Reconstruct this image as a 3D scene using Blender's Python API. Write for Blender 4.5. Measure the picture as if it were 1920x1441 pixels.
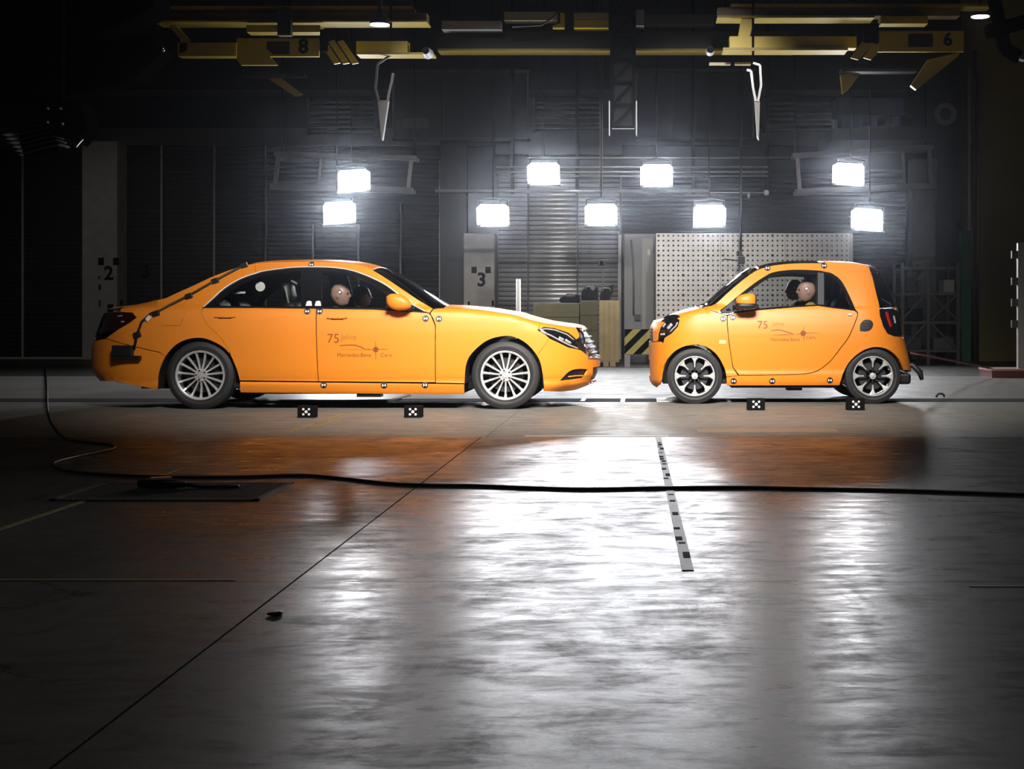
import bpy, bmesh, math, random
import numpy as np
from mathutils import Vector, Matrix
from mathutils.geometry import delaunay_2d_cdt

# ------------------------------------------------------------------ camera
SC = bpy.context.scene
for o in list(bpy.data.objects):
    bpy.data.objects.remove(o)
COL = SC.collection
F, CX, CY, H = 2700.0, 1200.0, 590.0, 0.95      # focal length in px, vanishing point, eye height
cam_d = bpy.data.cameras.new('camera')
cam = bpy.data.objects.new('camera', cam_d)
COL.objects.link(cam)
cam.location = (0, 0, H)
cam.rotation_euler = (math.pi / 2, 0, 0)
cam_d.sensor_fit = 'HORIZONTAL'
cam_d.sensor_width = 36
cam_d.lens = F / 1920 * 36
cam_d.shift_x = -(CX - 960) / 1920
cam_d.shift_y = -(720.5 - CY) / 1920
cam_d.clip_end = 200
SC.camera = cam

# ------------------------------------------------------------------ world, lights, exposure
wd = bpy.data.worlds.new('hall_air')
SC.world = wd
wd.use_nodes = True
wd.node_tree.nodes['Background'].inputs[0].default_value = (0.55, 0.6, 0.7, 1)
wd.node_tree.nodes['Background'].inputs[1].default_value = 0.0
vsn = wd.node_tree.nodes.new('ShaderNodeVolumeScatter')      # thin haze in the hall air
vsn.inputs['Color'].default_value = (.82, .88, 1, 1)
vsn.inputs['Density'].default_value = .0008
vsn.inputs['Anisotropy'].default_value = .97
wd.node_tree.links.new(vsn.outputs[0], wd.node_tree.nodes['World Output'].inputs['Volume'])
SC.cycles.max_bounces = 4
SC.cycles.diffuse_bounces = 2
SC.cycles.glossy_bounces = 3
SC.cycles.volume_bounces = 0
SC.cycles.transparent_max_bounces = 8
SC.cycles.caustics_reflective = False
SC.cycles.caustics_refractive = False
SC.cycles.use_light_tree = False
SC.view_settings.view_transform = 'Standard'
SC.view_settings.look = 'None'
SC.view_settings.exposure = 0.0
SC.view_settings.gamma = 1.0
SC.view_settings.use_curve_mapping = False


def area(name, loc, target, sx, sy, watts, col=(1, 1, 1), spread=180):
    l = bpy.data.lights.new(name, 'AREA')
    l.shape = 'RECTANGLE'
    l.size, l.size_y, l.energy, l.color = sx, sy, watts, col
    l.spread = math.radians(spread)
    o = bpy.data.objects.new(name, l)
    COL.objects.link(o)
    o.location = loc
    o.rotation_euler = (Vector(target) - Vector(loc)).to_track_quat('-Z', 'Y').to_euler()
    return o


def spot(name, loc, target, watts, ang, blend, rad, col=(1, 1, 1)):
    l = bpy.data.lights.new(name, 'SPOT')
    l.energy, l.color, l.spot_size, l.spot_blend, l.shadow_soft_size = watts, col, math.radians(ang), blend, rad
    o = bpy.data.objects.new(name, l)
    COL.objects.link(o)
    o.location = loc
    o.rotation_euler = (Vector(target) - Vector(loc)).to_track_quat('-Z', 'Y').to_euler()
    return o


area('key_softbox', (0.0, 7.2, 5.5), (-0.55, 15.4, 0.65), 3.4, 1.2, 275, (1, 0.94, 0.87), 56)
area('foreground_fill_light', (-2.0, 4.5, 9.1), (-2.0, 5.5, 0), 5, 3, 45, (1, 0.93, 0.84))  # unseen fill lamp, added to lift the dark left foreground
for fx, tx, en in ((-3.15, -2.2, 2000), (-1.85, -1.2, 1700), (1.6, 0.55, 2300), (-8.5, -11.3, 500)):
    spot('hall_floodlight', (fx, 17.5, 7.6), (tx, 31, 1.2), en, 30, 0.9, 0.2, (1, 0.95, 0.88))
PANEL_EMIT = 210.0


# ------------------------------------------------------------------ helpers
def P(px, py, d):
    return Vector(((px - CX) * d / F, d, H - (py - CY) * d / F))


def GX(px, py):
    """pixel on the floor plane"""
    d = H * F / (py - CY)
    return Vector(((px - CX) * d / F, d, 0))


MATS = {}


def mat(name, col=(0.5, 0.5, 0.5), rough=0.5, metal=0.0, emit=0.0, coat=0.0, noise=None, bump=None, spec=0.5):
    """procedural principled material; noise=(scale, amount) varies colour, bump=(scale, strength)"""
    if name in MATS:
        return MATS[name]
    m = bpy.data.materials.new(name)
    m.use_nodes = True
    nt = m.node_tree
    b = nt.nodes['Principled BSDF']
    b.inputs['Base Color'].default_value = (*col, 1)
    b.inputs['Roughness'].default_value = rough
    b.inputs['Metallic'].default_value = metal
    b.inputs['Coat Weight'].default_value = coat
    b.inputs['Specular IOR Level'].default_value = spec
    if emit:
        b.inputs['Emission Color'].default_value = (*col, 1)
        b.inputs['Emission Strength'].default_value = emit
    if noise or bump:
        tc = nt.nodes.new('ShaderNodeTexCoord')
        if noise:
            n = nt.nodes.new('ShaderNodeTexNoise')
            n.inputs['Scale'].default_value = noise[0]
            n.inputs['Detail'].default_value = 6
            nt.links.new(tc.outputs['Object'], n.inputs['Vector'])
            mx = nt.nodes.new('ShaderNodeMix')
            mx.data_type = 'RGBA'
            a = noise[1]
            mx.inputs[6].default_value = (*[max(0, c * (1 - a)) for c in col], 1)
            mx.inputs[7].default_value = (*[min(1, c * (1 + a)) for c in col], 1)
            nt.links.new(n.outputs['Fac'], mx.inputs[0])
            nt.links.new(mx.outputs[2], b.inputs['Base Color'])
        if bump:
            n2 = nt.nodes.new('ShaderNodeTexNoise')
            n2.inputs['Scale'].default_value = bump[0]
            n2.inputs['Detail'].default_value = 4
            nt.links.new(tc.outputs['Object'], n2.inputs['Vector'])
            bp = nt.nodes.new('ShaderNodeBump')
            bp.inputs['Strength'].default_value = bump[1]
            bp.inputs['Distance'].default_value = 0.01
            nt.links.new(n2.outputs['Fac'], bp.inputs['Height'])
            nt.links.new(bp.outputs[0], b.inputs['Normal'])
    MATS[name] = m
    return m


def glass_mat(name, tint, refl_rough=0.03):
    if name in MATS:
        return MATS[name]
    m = bpy.data.materials.new(name)
    m.use_nodes = True
    nt = m.node_tree
    nt.nodes.clear()
    out = nt.nodes.new('ShaderNodeOutputMaterial')
    tr = nt.nodes.new('ShaderNodeBsdfTransparent')
    tr.inputs[0].default_value = (*tint, 1)
    gl = nt.nodes.new('ShaderNodeBsdfGlossy')
    gl.inputs['Roughness'].default_value = refl_rough
    fr = nt.nodes.new('ShaderNodeFresnel')
    fr.inputs[0].default_value = 1.5
    mx = nt.nodes.new('ShaderNodeMixShader')
    nt.links.new(fr.outputs[0], mx.inputs[0])
    nt.links.new(tr.outputs[0], mx.inputs[1])
    nt.links.new(gl.outputs[0], mx.inputs[2])
    nt.links.new(mx.outputs[0], out.inputs[0])
    MATS[name] = m
    return m


def tag(o, label=None, cat=None, group=None, kind=None):
    if label: o['label'] = label
    if cat: o['category'] = cat
    if group: o['group'] = group
    if kind: o['kind'] = kind
    return o


def empty(name, loc, label, cat, group=None):
    o = bpy.data.objects.new(name, None)
    o.empty_display_size = 0.1
    COL.objects.link(o)
    o.location = loc
    return tag(o, label, cat, group)


ORG = {}


def wloc(o):
    v = Vector(o.location)
    while o.parent:
        o = o.parent
        v += Vector(o.location)
    return v


def link(name, me, m, parent=None, origin=None):
    """link a mesh whose coordinates are world coordinates; children are stored relative to their parent"""
    o = bpy.data.objects.new(name, me)
    COL.objects.link(o)
    if m is not None and not me.materials:
        for k in (m if isinstance(m, (list, tuple)) else [m]):
            me.materials.append(k)
    base = wloc(parent) if parent else Vector((0, 0, 0))
    own = Vector(origin) if origin is not None else base
    if own.length > 0:
        me.transform(Matrix.Translation(-own))
    o.location = own - base
    if parent:
        o.parent = parent
    return o


class MB:
    """collects primitives into one mesh (world coordinates)"""

    def __init__(s):
        s.v, s.f, s.mi = [], [], []
        s.cur = 0

    def add(s, vs, fs):
        b = len(s.v)
        s.v += [tuple(v) for v in vs]
        s.f += [tuple(i + b for i in f) for f in fs]
        s.mi += [s.cur] * len(fs)
        return s

    def box(s, x0, x1, y0, y1, z0, z1):
        vs = [(x, y, z) for z in (z0, z1) for y in (y0, y1) for x in (x0, x1)]
        return s.add(vs, [(0, 2, 3, 1), (4, 5, 7, 6), (0, 1, 5, 4), (2, 6, 7, 3), (0, 4, 6, 2), (1, 3, 7, 5)])

    def obox(s, c, ax, ay, az):
        """oriented box: centre and three half-axis vectors"""
        c, ax, ay, az = Vector(c), Vector(ax), Vector(ay), Vector(az)
        vs = [c + ax * i + ay * j + az * k for k in (-1, 1) for j in (-1, 1) for i in (-1, 1)]
        return s.add(vs, [(0, 2, 3, 1), (4, 5, 7, 6), (0, 1, 5, 4), (2, 6, 7, 3), (0, 4, 6, 2), (1, 3, 7, 5)])

    def bar(s, a, b, w, h, up=(0, 0, 1)):
        a, b = Vector(a), Vector(b)
        d = b - a
        up = Vector(up)
        if abs(d.normalized().dot(up)) > 0.98:
            up = Vector((0, 1, 0))
        sd = d.cross(up).normalized()
        u2 = sd.cross(d).normalized()
        return s.obox((a + b) / 2, d / 2, sd * w / 2, u2 * h / 2)

    def tube(s, pts, r, n=8, caps=True):
        pts = [Vector(p) for p in pts]
        rs = r if isinstance(r, (list, tuple)) else [r] * len(pts)
        rings = []
        nrm = None
        for i, p in enumerate(pts):
            t = (pts[min(i + 1, len(pts) - 1)] - pts[max(i - 1, 0)]).normalized()
            if nrm is None:
                nrm = t.cross(Vector((0, 0, 1)))
                if nrm.length < 0.05:
                    nrm = t.cross(Vector((0, 1, 0)))
            nrm = (nrm - t * nrm.dot(t)).normalized()
            bn = t.cross(nrm)
            rings.append([p + (nrm * math.cos(2 * math.pi * k / n) + bn * math.sin(2 * math.pi * k / n)) * rs[i] for k in range(n)])
        vs = [v for ring in rings for v in ring]
        fs = []
        for i in range(len(pts) - 1):
            for k in range(n):
                k2 = (k + 1) % n
                fs.append((i * n + k, i * n + k2, (i + 1) * n + k2, (i + 1) * n + k))
        if caps:
            fs.append(tuple(range(n))[::-1])
            fs.append(tuple((len(pts) - 1) * n + k for k in range(n)))
        return s.add(vs, fs)

    def lathe(s, c, axis, prof, n=32, closed=False):
        """prof: (radius, along axis)"""
        c, ax = Vector(c), Vector(axis).normalized()
        e1 = ax.cross(Vector((0, 0, 1)))
        if e1.length < 0.1:
            e1 = Vector((1, 0, 0))
        e1.normalize()
        e2 = ax.cross(e1)
        vs, fs = [], []
        m = len(prof)
        for k in range(n):
            a = 2 * math.pi * k / n
            d = e1 * math.cos(a) + e2 * math.sin(a)
            for (r, h) in prof:
                vs.append(c + d * r + ax * h)
        for k in range(n):
            k2 = (k + 1) % n
            for j in range(m if closed else m - 1):
                j2 = (j + 1) % m
                fs.append((k * m + j, k2 * m + j, k2 * m + j2, k * m + j2))
        return s.add(vs, fs)

    def prism(s, pts, off):
        """polygon (3D points) extruded by off"""
        off = Vector(off)
        n = len(pts)
        vs = [Vector(p) for p in pts] + [Vector(p) + off for p in pts]
        fs = [tuple(range(n)), tuple(range(2 * n - 1, n - 1, -1))]
        for i in range(n):
            j = (i + 1) % n
            fs.append((i, i + n, j + n, j))
        return s.add(vs, fs)

    def build(s, name, m, parent=None, origin=None, smooth=False, bevel=0.0, fix=True):
        me = bpy.data.meshes.new(name)
        me.from_pydata(s.v, [], s.f)
        if any(s.mi):
            me.polygons.foreach_set('material_index', s.mi)
        if fix or bevel:
            bm = bmesh.new()
            bm.from_mesh(me)
            if bevel:
                bmesh.ops.bevel(bm, geom=[e for e in bm.edges if len(e.link_faces) == 2 and e.calc_face_angle(0) > 0.5],
                                offset=bevel, segments=2, profile=0.5, affect='EDGES', clamp_overlap=True)
            if fix:
                bmesh.ops.recalc_face_normals(bm, faces=bm.faces)
            bm.to_mesh(me)
            bm.free()
        if smooth:
            me.shade_smooth()
            if smooth is not True:
                me.set_sharp_from_angle(angle=math.radians(smooth))
        return link(name, me, m, parent, origin)


def cr(pts, n=5):
    """Catmull-Rom curve through 2D points"""
    pts = [np.array(p, float) for p in pts]
    out = []
    for i in range(len(pts) - 1):
        p0 = pts[i - 1] if i else 2 * pts[0] - pts[1]
        p1, p2 = pts[i], pts[i + 1]
        p3 = pts[i + 2] if i + 2 < len(pts) else 2 * p2 - p1
        for k in range(n):
            t = k / n
            out.append(tuple(0.5 * ((2 * p1) + (p2 - p0) * t + (2 * p0 - 5 * p1 + 4 * p2 - p3) * t * t + (3 * p1 - p0 - 3 * p2 + p3) * t ** 3)))
    out.append(tuple(pts[-1]))
    return out


class Crv:
    """smoothed 1D curve"""

    def __init__(s, pts, sm=9):
        pts = sorted(pts)
        x = np.array([p[0] for p in pts]); y = np.array([p[1] for p in pts])
        s.x = np.linspace(x[0], x[-1], 300)
        t = np.interp(s.x, x, y)
        pad = sm * 2
        # linear extension keeps the ends
        l = t[0] - (t[1] - t[0]) * np.arange(pad, 0, -1)
        r = t[-1] + (t[-1] - t[-2]) * np.arange(1, pad + 1)
        tt = np.concatenate([l, t, r])
        k = np.hanning(2 * sm + 1); k /= k.sum()
        s.y = np.convolve(tt, k, 'same')[pad:-pad]

    def __call__(s, v):
        return float(np.interp(v, s.x, s.y))


def sstep(a, b, x):
    t = min(1, max(0, (x - a) / (b - a)))
    return t * t * (3 - 2 * t)


def text2d(body, size, spacing=1.0, bold=0.0):
    cu = bpy.data.curves.new('lettering', 'FONT')
    cu.body, cu.size, cu.align_x, cu.align_y = body, size, 'CENTER', 'CENTER'
    cu.space_character = spacing
    cu.resolution_u = 3
    cu.offset = bold
    ob = bpy.data.objects.new('lettering', cu)
    COL.objects.link(ob)
    dg = bpy.context.evaluated_depsgraph_get()
    me = bpy.data.meshes.new_from_object(ob.evaluated_get(dg))
    vs = [tuple(v.co) for v in me.vertices]
    fs = [tuple(p.vertices) for p in me.polygons]
    bpy.data.objects.remove(ob)
    bpy.data.curves.remove(cu)
    bpy.data.meshes.remove(me)
    return vs, fs


def inside(px, py, poly):
    """vectorised point in polygon"""
    res = np.zeros(len(px), bool)
    n = len(poly)
    j = n - 1
    for i in range(n):
        xi, yi = poly[i]
        xj, yj = poly[j]
        c = ((yi > py) != (yj > py))
        with np.errstate(divide='ignore', invalid='ignore'):
            c &= px < (xj - xi) * (py - yi) / ((yj - yi) if yj != yi else 1e-12) + xi
        res ^= c
        j = i
    return res


def resample(poly, step):
    out = []
    n = len(poly)
    for i in range(n):
        a = np.array(poly[i]); b = np.array(poly[(i + 1) % n])
        L = np.linalg.norm(b - a)
        if L < 1e-5:
            continue
        k = max(1, int(math.ceil(L / step)))
        for q in range(k):
            out.append(tuple(a + (b - a) * q / k))
    return out


def sarea(poly):
    return 0.5 * sum(poly[i][0] * poly[(i + 1) % len(poly)][1] - poly[(i + 1) % len(poly)][0] * poly[i][1] for i in range(len(poly)))


def shrink(poly, g):
    """inset of a CCW polygon"""
    n = len(poly)
    out = []
    for i in range(n):
        a = np.array(poly[i - 1]); b = np.array(poly[i]); c = np.array(poly[(i + 1) % n])
        d1 = b - a; d2 = c - b
        d1 /= max(np.linalg.norm(d1), 1e-9); d2 /= max(np.linalg.norm(d2), 1e-9)
        n1 = np.array([-d1[1], d1[0]]); n2 = np.array([-d2[1], d2[0]])
        m = n1 + n2
        l = max(np.dot(m, m), 0.35)
        out.append(tuple(b + m * (2 * g / l)))
    return out


# ------------------------------------------------------------------ car bodies
class Car:
    """body surface S(u, z): u runs along the flank and wraps round nose and tail"""

    def __init__(s, root, yc, wz, xl, xr, xsl, xsr, pl, pr, zb, green, top=(), rs=0.05):
        s.root, s.yc, s.zb, s.green, s.rs = root, yc, zb, green, rs
        s.wz, s.xl, s.xr = Crv(wz), Crv(xl, 7), Crv(xr, 7)
        s.xsl, s.xsr, s.pl, s.pr = xsl, xsr, pl, pr
        s.Ll = (xsl - min(p[1] for p in xl)) * math.pi / 2
        s.Lr = (max(p[1] for p in xr) - xsr) * math.pi / 2
        s.u0, s.u1 = xsl - s.Ll, xsr + s.Lr       # centre line of the two ends
        s.top = [Crv(t, 5) for t in top]

    def T(s, u):
        for t in s.top:
            if t.x[0] - .012 <= u <= t.x[-1] + .012:
                return t(u)
        return None

    def half(s, X, z, u):
        t = sstep(s.zb - 0.02, s.zb + 0.03, z)
        w = s.wz(z) * (1 - t) + s.green(X, z) * t
        tt = s.T(u)
        if tt is not None:
            q = (z - (tt - s.rs)) / s.rs
            if q > 0:
                q = min(q, 1.0)
                w -= s.rs * 1.15 * (1 - math.sqrt(max(0, 1 - q * q)))
        return w

    def S(s, u, z):
        if u > s.xsr:
            th = min((u - s.xsr) / s.Lr, 1) * math.pi / 2
            p, end, xs = s.pr, s.xr(z), s.xsr
        elif u < s.xsl:
            th = min((s.xsl - u) / s.Ll, 1) * math.pi / 2
            p, end, xs = s.pl, s.xl(z), s.xsl
        else:
            return u, s.half(u, z, u)
        c, sn = max(math.cos(th), 0), math.sin(th)
        r = (c ** p + sn ** p) ** (-1 / p)
        X = xs + (end - xs) * sn * r
        return X, s.half(X, z, u) * c * r

    def invert(s, X, z):
        if X > s.xsr:
            p, end, xs, L, sg = s.pr, s.xr(z), s.xsr, s.Lr, 1
        elif X < s.xsl:
            p, end, xs, L, sg = s.pl, s.xl(z), s.xsl, s.Ll, -1
        else:
            return X
        f = min(abs((X - xs) / (end - xs)), 0.997)
        lo, hi = 0, math.pi / 2
        for _ in range(30):
            m = (lo + hi) / 2
            c, sn = math.cos(m), math.sin(m)
            if sn * (c ** p + sn ** p) ** (-1 / p) < f: lo = m
            else: hi = m
        return xs + sg * L * lo / (math.pi / 2)

    def pick(s, px, py):
        d = s.yc - 0.85
        for _ in range(24):
            X = (px - CX) * d / F
            z = H - (py - CY) * d / F
            u = s.invert(X, z)
            x, y = s.S(u, z)
            d = 0.5 * d + 0.5 * (s.yc - y)
        return (u, z)

    def px(s, pts):
        return [p[1:] if p[0] == 'uz' else s.pick(*p) for p in pts]

    def pos(s, u, z, side=-1, off=0.0):
        x, y = s.S(u, z)
        v = Vector((x, s.yc + side * y, z))
        if off:
            v += s.nrm(u, z, side) * off
        return v

    def nrm(s, u, z, side=-1):
        e = 0.004
        a, b = s.S(u + e, z), s.S(u - e, z)
        c, d = s.S(u, z + e), s.S(u, z - e)
        du = Vector((a[0] - b[0], side * (a[1] - b[1]), 0))
        dz = Vector((c[0] - d[0], side * (c[1] - d[1]), 2 * e))
        n = du.cross(dz) if side < 0 else dz.cross(du)
        if n.length < 1e-9:
            return Vector((1 if u > s.xsr else -1, 0, 0))
        return n.normalized()

    def panel(s, name, poly, m, parent=None, holes=(), gap=0.0015, flange=0.022, res=0.05, off=0.0, sides=(-1, 1), label=None, uz=False):
        poly = list(poly) if uz else s.px(poly)
        if sarea(poly) < 0: poly = poly[::-1]
        if gap: poly = shrink(poly, gap)
        hs = []
        for h in holes:
            h = s.px(h)
            if sarea(h) < 0: h = h[::-1]
            hs.append(shrink(h, -0.001))
        loops = [resample(poly, res * 0.8)] + [resample(h, res * 0.6) for h in hs]
        pts, edges = [], []
        for lp in loops:
            b = len(pts); n = len(lp)
            pts += lp
            edges += [(b + i, b + (i + 1) % n) for i in range(n)]
        nb = len(pts)
        A = np.array(loops[0])
        gx = np.arange(A[:, 0].min(), A[:, 0].max(), res)
        gz = np.arange(A[:, 1].min(), A[:, 1].max(), res)
        GXX, GZZ = np.meshgrid(gx, gz)
        q = np.stack([GXX.ravel(), GZZ.ravel()], 1)
        if len(q):
            ok = inside(q[:, 0], q[:, 1], loops[0])
            for lp in loops[1:]:
                ok &= ~inside(q[:, 0], q[:, 1], lp)
            q = q[ok]
        if len(q):
            B = np.array(pts)
            dd = np.min(np.linalg.norm(q[:, None, :] - B[None], axis=2), axis=1)
            q = q[dd > res * 0.45]
            pts += [tuple(v) for v in q]
        vo, eo, fo, ov, oe, of = delaunay_2d_cdt([Vector(p) for p in pts], edges, [], 0, 1e-6)
        V = np.array([tuple(v) for v in vo])
        fo = [tuple(f) for f in fo]
        ce = np.array([V[list(f)].mean(0) for f in fo])
        ok = inside(ce[:, 0], ce[:, 1], loops[0])
        for lp in loops[1:]:
            ok &= ~inside(ce[:, 0], ce[:, 1], lp)
        ar = np.array([abs((V[f[1]][0] - V[f[0]][0]) * (V[f[2]][1] - V[f[0]][1]) - (V[f[2]][0] - V[f[0]][0]) * (V[f[1]][1] - V[f[0]][1])) for f in fo])
        fo = [f for f, k, a_ in zip(fo, ok, ar) if k and a_ > 1.2e-5]
        cnt = {}
        for f in fo:
            for a, b in ((f[0], f[1]), (f[1], f[2]), (f[2], f[0])):
                cnt[(a, b)] = 1
        bed = [(a, b) for (a, b) in cnt if (b, a) not in cnt]
        res_o = []
        for side in sides:
            ps = [s.pos(u, z, side, off) for u, z in V]
            ns = [s.nrm(u, z, side) for u, z in V]
            vs = list(ps)
            fs = [f if side < 0 else f[::-1] for f in fo]
            ln = [ns[i] for f in fs for i in f]
            if flange:
                base = {}
                for a, b in bed:
                    for i in (a, b):
                        if i not in base:
                            base[i] = len(vs)
                            vs.append(ps[i])
                            vs.append(ps[i] - ns[i] * flange)
                for a, b in bed:
                    qd = (base[b], base[a], base[a] + 1, base[b] + 1)
                    if side > 0: qd = qd[::-1]
                    p0, p1, p2 = vs[qd[0]], vs[qd[1]], vs[qd[2]]
                    nn = (Vector(p1) - Vector(p0)).cross(Vector(p2) - Vector(p1))
                    nn = nn.normalized() if nn.length > 1e-12 else Vector((0, 0, 1))
                    fs.append(qd)
                    ln += [nn] * 4
            me = bpy.data.meshes.new(name)
            me.from_pydata([tuple(v) for v in vs], [], fs)
            me.shade_smooth()
            me.normals_split_custom_set([tuple(n) for n in ln])
            o = link(name, me, m, parent or s.root)
            if label: o['label'] = label
            res_o.append(o)
        return res_o

    def loft(s, name, edge, m, bow=0.0, crown=0.03, n=18, drop=0.0, parent=None, ex=2.2, thick=0.0):
        """surface from the near edge curve across to its mirror image; edge: list of (u,z)"""
        vs, fs = [], []
        cw = crown if callable(crown) else (lambda t, c=crown: c)
        for i, (u, z) in enumerate(edge):
            x, y = s.S(u, z)
            crown = cw(i / (len(edge) - 1))
            for k in range(n + 1):
                t = -1 + 2 * k / n
                a = 1 - abs(t) ** ex
                vs.append((x + bow * a, s.yc + y * t, z + crown * a - drop))
        for i in range(len(edge) - 1):
            for k in range(n):
                fs.append((i * (n + 1) + k, i * (n + 1) + k + 1, (i + 1) * (n + 1) + k + 1, (i + 1) * (n + 1) + k))
        mb = MB(); mb.add(vs, fs)
        o = mb.build(name, m, parent or s.root, smooth=True, fix=False)
        up = sum((p.normal.z for p in o.data.polygons))
        if up < 0:
            o.data.flip_normals()
        if thick:
            md = o.modifiers.new('thickness', 'SOLIDIFY')
            md.thickness = thick; md.offset = -1
        return o

    def rail(s, name, pts, r, m, off=0.004, sides=(-1, 1), parent=None, n=6, uz=False):
        uzs = list(pts) if uz else s.px(pts)
        dens = []
        for i in range(len(uzs) - 1):
            for k in range(4):
                t = k / 4
                dens.append((uzs[i][0] * (1 - t) + uzs[i + 1][0] * t, uzs[i][1] * (1 - t) + uzs[i + 1][1] * t))
        dens.append(uzs[-1])
        for side in sides:
            mb = MB()
            mb.tube([s.pos(u, z, side, off) for u, z in dens], r, n)
            o = mb.build(name, m, parent or s.root, smooth=True)
        return o

    def decal(s, name, px, py, vs, fs, mis, mats, off=0.003, parent=None, thick=True):
        """flat print laid on the near flank; vs are (x, z) offsets in metres from the pixel"""
        u0, z0 = s.pick(px, py)
        me = bpy.data.meshes.new(name)
        me.from_pydata([tuple(s.pos(u0 + v[0], z0 + v[1], -1, off)) for v in vs], [], fs)
        me.polygons.foreach_set('material_index', mis)
        return link(name, me, mats, parent or s.root)

    def target(s, px, py, r=0.032):
        """round photogrammetry target: white disc, black quarters and ring"""
        vs, fs, mi = [(0, 0)], [], []
        n = 24
        for rr in (r * 0.64, r):
            for k in range(n):
                a = 2 * math.pi * k / n + math.pi / 4
                vs.append((rr * math.cos(a), rr * math.sin(a)))
        for k in range(n):
            k2 = (k + 1) % n
            fs.append((0, 1 + k, 1 + k2)); mi.append(0 if (k // (n // 4)) % 2 else 1)
            fs.append((1 + k, 1 + n + k, 1 + n + k2, 1 + k2)); mi.append(1)
        return s.decal('target_sticker', px, py, vs, fs, mi, [M_white, M_black])


M_orange = mat('orange_wrap', (0.82, 0.25, 0.016), 0.44, noise=(3, 0.03))
M_black = mat('black_plastic', (0.008, 0.008, 0.009), 0.45)
M_under = mat('underbody_black', (0.006, 0.006, 0.006), 0.8)
M_gloss = mat('gloss_black', (0.006, 0.006, 0.008), 0.12)
M_white = mat('white_print', (0.85, 0.85, 0.84), 0.5)
M_chrome = mat('chrome', (0.8, 0.8, 0.82), 0.12, 1.0)
M_alloy = mat('silver_alloy', (0.62, 0.62, 0.63), 0.36, 0.4)
M_darkalloy = mat('black_alloy', (0.015, 0.015, 0.017), 0.35)
M_tyre = mat('tyre_rubber', (0.022, 0.022, 0.024), 0.62, noise=(40, 0.3))
M_disc = mat('brake_steel', (0.05, 0.05, 0.055), 0.5, 0.7)
M_satin = mat('satin_trim', (0.72, 0.72, 0.72), 0.4, 0.25)
M_glass = glass_mat('side_glass', (0.86, 0.88, 0.88))
M_screen = glass_mat('windscreen_glass', (0.35, 0.37, 0.38), 0.04)
M_tint = glass_mat('tinted_glass', (0.08, 0.09, 0.1))
M_seat = mat('seat_leather', (0.012, 0.012, 0.014), 0.5, bump=(60, 0.1))
M_trimgrey = mat('grey_trim', (0.07, 0.07, 0.08), 0.75, spec=.2)
M_lining = mat('dark_lining', (0.016, 0.016, 0.017), 0.85, spec=.15)
M_red = mat('red_lens', (0.35, 0.008, 0.008), 0.1, coat=0.5)
M_darkred = mat('dark_red_lens', (0.018, 0.003, 0.004), 0.1, coat=0.5)
M_lens = mat('lamp_reflector', (0.75, 0.76, 0.8), 0.15, 0.6)
M_amber = mat('pale_lens', (0.95, 0.72, 0.28), 0.25)
M_print = mat('brown_print', (0.23, 0.055, 0.006), 0.6)
M_print2 = mat('faint_print', (0.42, 0.12, 0.01), 0.6)


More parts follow.
